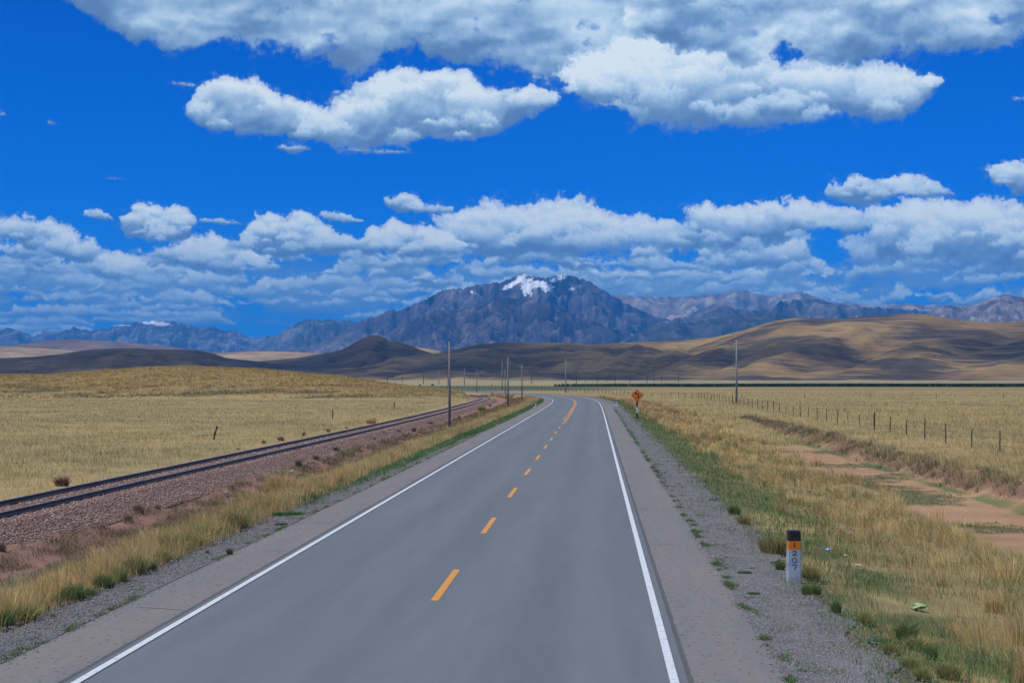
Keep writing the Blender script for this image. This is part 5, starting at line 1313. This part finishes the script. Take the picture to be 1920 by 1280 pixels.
mb = MB(); fr = [(0 + R_ * .86 * a, zc_ + R_ * .86 * b) for a, b in ((1, 0), (0, 1), (-1, 0), (0, -1), (1, 0))]
for i in range(4):
    A, B = Vector(fr[i]), Vector(fr[i + 1]); nn = Vector((-(B - A).y, (B - A).x)).normalized() * .011
    mb.add([(A.x + nn.x, -.063, A.y + nn.y), (B.x + nn.x, -.063, B.y + nn.y), (B.x - nn.x, -.063, B.y - nn.y), (A.x - nn.x, -.063, A.y - nn.y)], [(0, 1, 2, 3)])
mb.build('border', MATS['black_paint'], sg_)
k_ = R_ / 145
def sp_(x, y): return ((x - 700) * k_, zc_ - (y - 525) * k_)
v, f = ribbon([sp_(722, 604), sp_(732, 565), sp_(733, 535), sp_(725, 512), sp_(708, 496), sp_(688, 487)], 30 * k_)
mb = MB(); mb.add([(a, -.064, c) for a, b, c in v], f)
hd = [sp_(638, 466), sp_(702, 458), sp_(668, 512)]; mb.add([(a, -.064, c) for a, c in hd], [(0, 1, 2)])
mb.build('arrow', MATS['black_paint'], sg_)

# kilometre post
X, Y, z = ground_at(1488, 1092)
z += .03
km = empty('kilometre_post', (X, Y, z), .03); km.rotation_euler = (0.015, 0, .03); tag(km, 'concrete kilometre post painted black, orange and white with number 1207', 'kilometre post')
S = Y / F; Hk = 95.5 * S; wb, wt = 25.2 * S, 23.2 * S
def frust(z0, z1, mat, name, bev=0):
    def hw(zz): return (wb + (wt - wb) * zz / Hk) / 2
    a, b = hw(z0), hw(z1); mb = MB()
    def ring(w_, zz, c_=.012): return [(-w_ + c_, -w_ * .8), (w_ - c_, -w_ * .8), (w_, -w_ * .8 + c_), (w_, w_ * .8 - c_), (w_ - c_, w_ * .8), (-w_ + c_, w_ * .8), (-w_, w_ * .8 - c_), (-w_, -w_ * .8 + c_)]
    rs = [(a, z0), (b, z1 - bev), (b - bev, z1)] if bev else [(a, z0), (b, z1)]
    v = [(x_, y_, zz) for w_, zz in rs for x_, y_ in ring(w_, zz)]; f = [(i * 8 + k, i * 8 + (k + 1) % 8, (i + 1) * 8 + (k + 1) % 8, (i + 1) * 8 + k) for i in range(len(rs) - 1) for k in range(8)]
    f += [tuple(reversed(range(8))), tuple(range(len(v) - 8, len(v)))]
    mb.add(v, f); return mb.build(name, MATS[mat], km)
def zk(yz): return Hk * (1 - (yz - 290) / 780)
m_plain('km_white', (.36, .40, .46), (.22, .28, .37), 6, .75, .35, 60)
frust(-.3, zk(578), 'km_white', 'white_shaft'); frust(zk(578), zk(447), 'orange_paint', 'orange_band'); frust(zk(447), Hk, 'black_paint', 'black_cap', .008)
def digit(ch, yt, yb_, xc=703, hw=36):
    yf = -(wb / 2) * .8 - .004
    def c(x_, y_): return (x_, y_)
    D = {'1': [[(-.25, .25), (0, 0), (0, 1)], [(-.35, 1), (.35, 1)]],
         '2': [[(-.9, .28), (-.6, .05), (0, 0), (.7, .1), (.85, .33), (.4, .6), (-.5, .85), (-1, 1), (1.05, 1)]],
         '0': [[(math.sin(t * math.pi / 6) * .95, .5 - .5 * math.cos(t * math.pi / 6)) for t in range(13)]],
         '7': [[(-1, 0), (1.05, 0), (.55, .4), (.15, .72), (0, 1.1)]]}[ch]
    mb = MB()
    for st in D:
        pts = []
        for x_, y_ in st:
            yy = yt + (yb_ - yt) * y_; zz = zk(yy); xx = (xc - 705 + x_ * hw) / 8 * S
            pts.append((xx, zz))
        v, f = ribbon(pts, .016); 
        mb.add([(a, -((wb + (wt - wb) * c3 / Hk) / 2) * .8 - .003, c3) for a, b, c3 in v], f)
    return mb.build('number', MATS['number_paint' if ch != '1' else 'black_paint'], km)
digit('1', 465, 535, 700, 22); digit('2', 598, 660); digit('0', 703, 772); digit('7', 808, 880)

# small road furniture far on
def marker(px, py, hpx, label, hw_):
    X, Y, z = ground_at(px, py); root = empty('culvert_marker', (X, Y, z + .02)); tag(root, label, 'marker post', 'culvert markers'); h = hpx * Y / F
    mb = MB(); mb.box(0, 0, h * .42, .13, .13, h * .84, bev=.01); mb.build('post', MATS['white_paint'], root)
    mb = MB(); mb.box(0, 0, h * .92, .15, .15, h * .16, bev=.01); mb.build('cap', MATS['black_paint'], root)
    mb = MB(); mb.box(hw_, 0, .02, 1.1, .25, .16, bev=.02); mb.build('headwall', MATS['white_paint'], root)
marker(1004.5, 764, 11, 'small white marker post with dark cap inside the bend', -.55)
marker(1156.5, 761, 11, 'small white marker post with dark cap outside the bend', -.2)
def striped(px, py, hpx, label):
    X, Y, z = ground_at(px, py); h = hpx * Y / F; root = empty('sign_post', (X, Y, z)); tag(root, label, 'sign post')
    post_part('post_band', [-.2, h * .18, h * .42, h * .60, h * .80], root, .12, .12, ['black_paint', 'white_paint', 'black_paint', 'white_paint'])
    mb = MB(); mb.box(0, 0, h * .88, .16, .55, h * .22, bev=.01); mb.build('panel', MATS['black_paint'], root)
striped(922.3, 739, 19, 'black and white striped sign post seen edge on beside the railway bend')
def back_sign(px, Y, top, label, rnd):
    X = px_u(px) * Y; z = float(land(np.array([X]), np.array([Y]))[0]); H2 = CAMZ + (710 - top) * Y / F - z; root = empty('road_sign', (X, Y, z)); tag(root, label, 'road sign', 'far road signs')
    mb = MB(); mb.box(0, 0, H2 * .4 - .1, .10, .10, H2 * .8 + .2); mb.build('post', MATS['white_paint'], root)
    mb = MB()
    if rnd: v, f = slab([(.45 * math.cos(2 * math.pi * i / 16), H2 - .45 + .45 * math.sin(2 * math.pi * i / 16)) for i in range(16)], -.03, 0)
    else: v, f = slab([(.55, H2 - .5), (0, H2), (-.55, H2 - .5), (0, H2 - 1.05)], -.03, 0)
    mb.add(v, f); mb.build('panel', MATS['sign_back'], root)
back_sign(811, 560, 719, 'dark diamond road sign seen from behind past the left hill', False)
back_sign(787.3, 585, 720.5, 'dark round road sign at the end of the left hill', True)
# white stones and litter
def lump(name, px, py, r_px, mat, label, cat, flat=.7, seed=0, dz=0.0, group=None, crump=.25, stretch=1.4):
    X, Y, z = ground_at(px, py); r = r_px * Y / F; rd = np.random.default_rng(seed)
    n1_, n2_ = 9, 14; th = np.linspace(0, math.pi, n1_)[:, None]; ph = np.linspace(0, 2 * math.pi, n2_, endpoint=False)[None, :]
    k = 1 + crump * rd.standard_normal((n1_, n2_)); k[0] = k[0, 0]; k[-1] = k[-1, 0]
    v = np.stack([np.sin(th) * np.cos(ph) * k * stretch, np.sin(th) * np.sin(ph) * k, (np.cos(th) + 0 * ph) * k * flat], 2).reshape(-1, 3) * r
    f = [(i * n2_ + j, i * n2_ + (j + 1) % n2_, (i + 1) * n2_ + (j + 1) % n2_, (i + 1) * n2_ + j) for i in range(n1_ - 1) for j in range(n2_)]
    o = mesh_obj(name, v, f, MATS[mat]); o.location = (X, Y, z + r * flat * .6 + dz); o.rotation_euler = (0, 0, seed); tag(o, label, cat, group); return o
lump('white_stone', 848, 733.2, 2.0, 'white_paint', 'white painted stone just right of the nearest bare pole', 'stone', .9, 1, crump=.05, stretch=1)
lump('plastic_bag', 1293, 772, 4.2, 'white_plastic', 'white plastic bag caught in the grass right of the bend sign', 'plastic bag', .35, 2, stretch=1.8)
lump('plastic_bag', 1722, 1145, 9.5, 'green_plastic', 'yellow green plastic bag in the grass at the lower right', 'plastic bag', .5, 3, .05, crump=.32)
lump('plastic_cup', 1595, 1004, 4.5, 'white_plastic', 'pale crumpled cup in the grass above the blue bottle', 'cup', .8, 4, .04, crump=.12, stretch=1.1)
lump('paper_scrap', 1609, 1061, 4.0, 'white_plastic', 'white paper scrap in the grass right of the kilometre post', 'paper', .25, 5, .03)
lump('paper_scrap', 548, 886, 3.4, 'white_plastic', 'white scrap in the ditch left of the road', 'paper', .5, 6, .05)
lump('paper_scrap', 423, 925, 2.6, 'white_plastic', 'small pale scrap in the ditch below the ballast', 'paper', .5, 7, .05)
lump('paper_scrap', 475, 1044.5, 4.2, 'white_plastic', 'flat white scrap lying on the left shoulder', 'paper', .12, 8, 0)
lump('paper_scrap', 1584, 1043, 2.2, 'white_plastic', 'tiny white scrap beside the blue bottle', 'paper', .4, 9, .03)
X, Y, z = ground_at(1552, 1036)
bt = empty('plastic_bottle', (X, Y, z + .07), .5); bt.rotation_euler = (0, R(-12), .35); tag(bt, 'blue plastic bottle lying in the grass right of the kilometre post', 'bottle')
mb = MB(); mb.tube([(-.055, 0, 0), (-.05, 0, 0), (.03, 0, 0), (.05, 0, 0), (.07, 0, 0)], [.028, .033, .033, .024, .013], 12); mb.build('body', MATS['blue_plastic'], bt, True)
mb = MB(); mb.tube([(.07, 0, 0), (.086, 0, 0)], .015, 10); mb.build('cap', MATS['white_plastic'], bt)
mb = MB(); mb.tube([(-.03, 0, 0), (.01, 0, 0)], .0336, 12, cap=False); mb.build('label', MATS['white_plastic'], bt)

# ================================================================== air
def build_haze():
    x0, x1, y0, y1, z0, z1 = -28000, 28000, -3000, 42000, -30, 1660
    mb = MB(); mb.box((x0 + x1) / 2, (y0 + y1) / 2, (z0 + z1) / 2, x1 - x0, y1 - y0, z1 - z0)
    m = bpy.data.materials.new('haze'); m.use_nodes = True; t = m.node_tree; t.nodes.clear()
    out = t.nodes.new('ShaderNodeOutputMaterial'); v = t.nodes.new('ShaderNodeVolumePrincipled')
    v.inputs['Color'].default_value = HAZE_C; v.inputs['Density'].default_value = HAZE_D; v.inputs['Anisotropy'].default_value = 0.0
    t.links.new(v.outputs[0], out.inputs['Volume'])
    o = mb.build('haze', m); tag(o, 'blue haze in the air before the far mountains', 'haze', kind='stuff')
HAZE_C = (.05, .40, 1.0, 1); HAZE_D = 3.1e-5
build_haze()
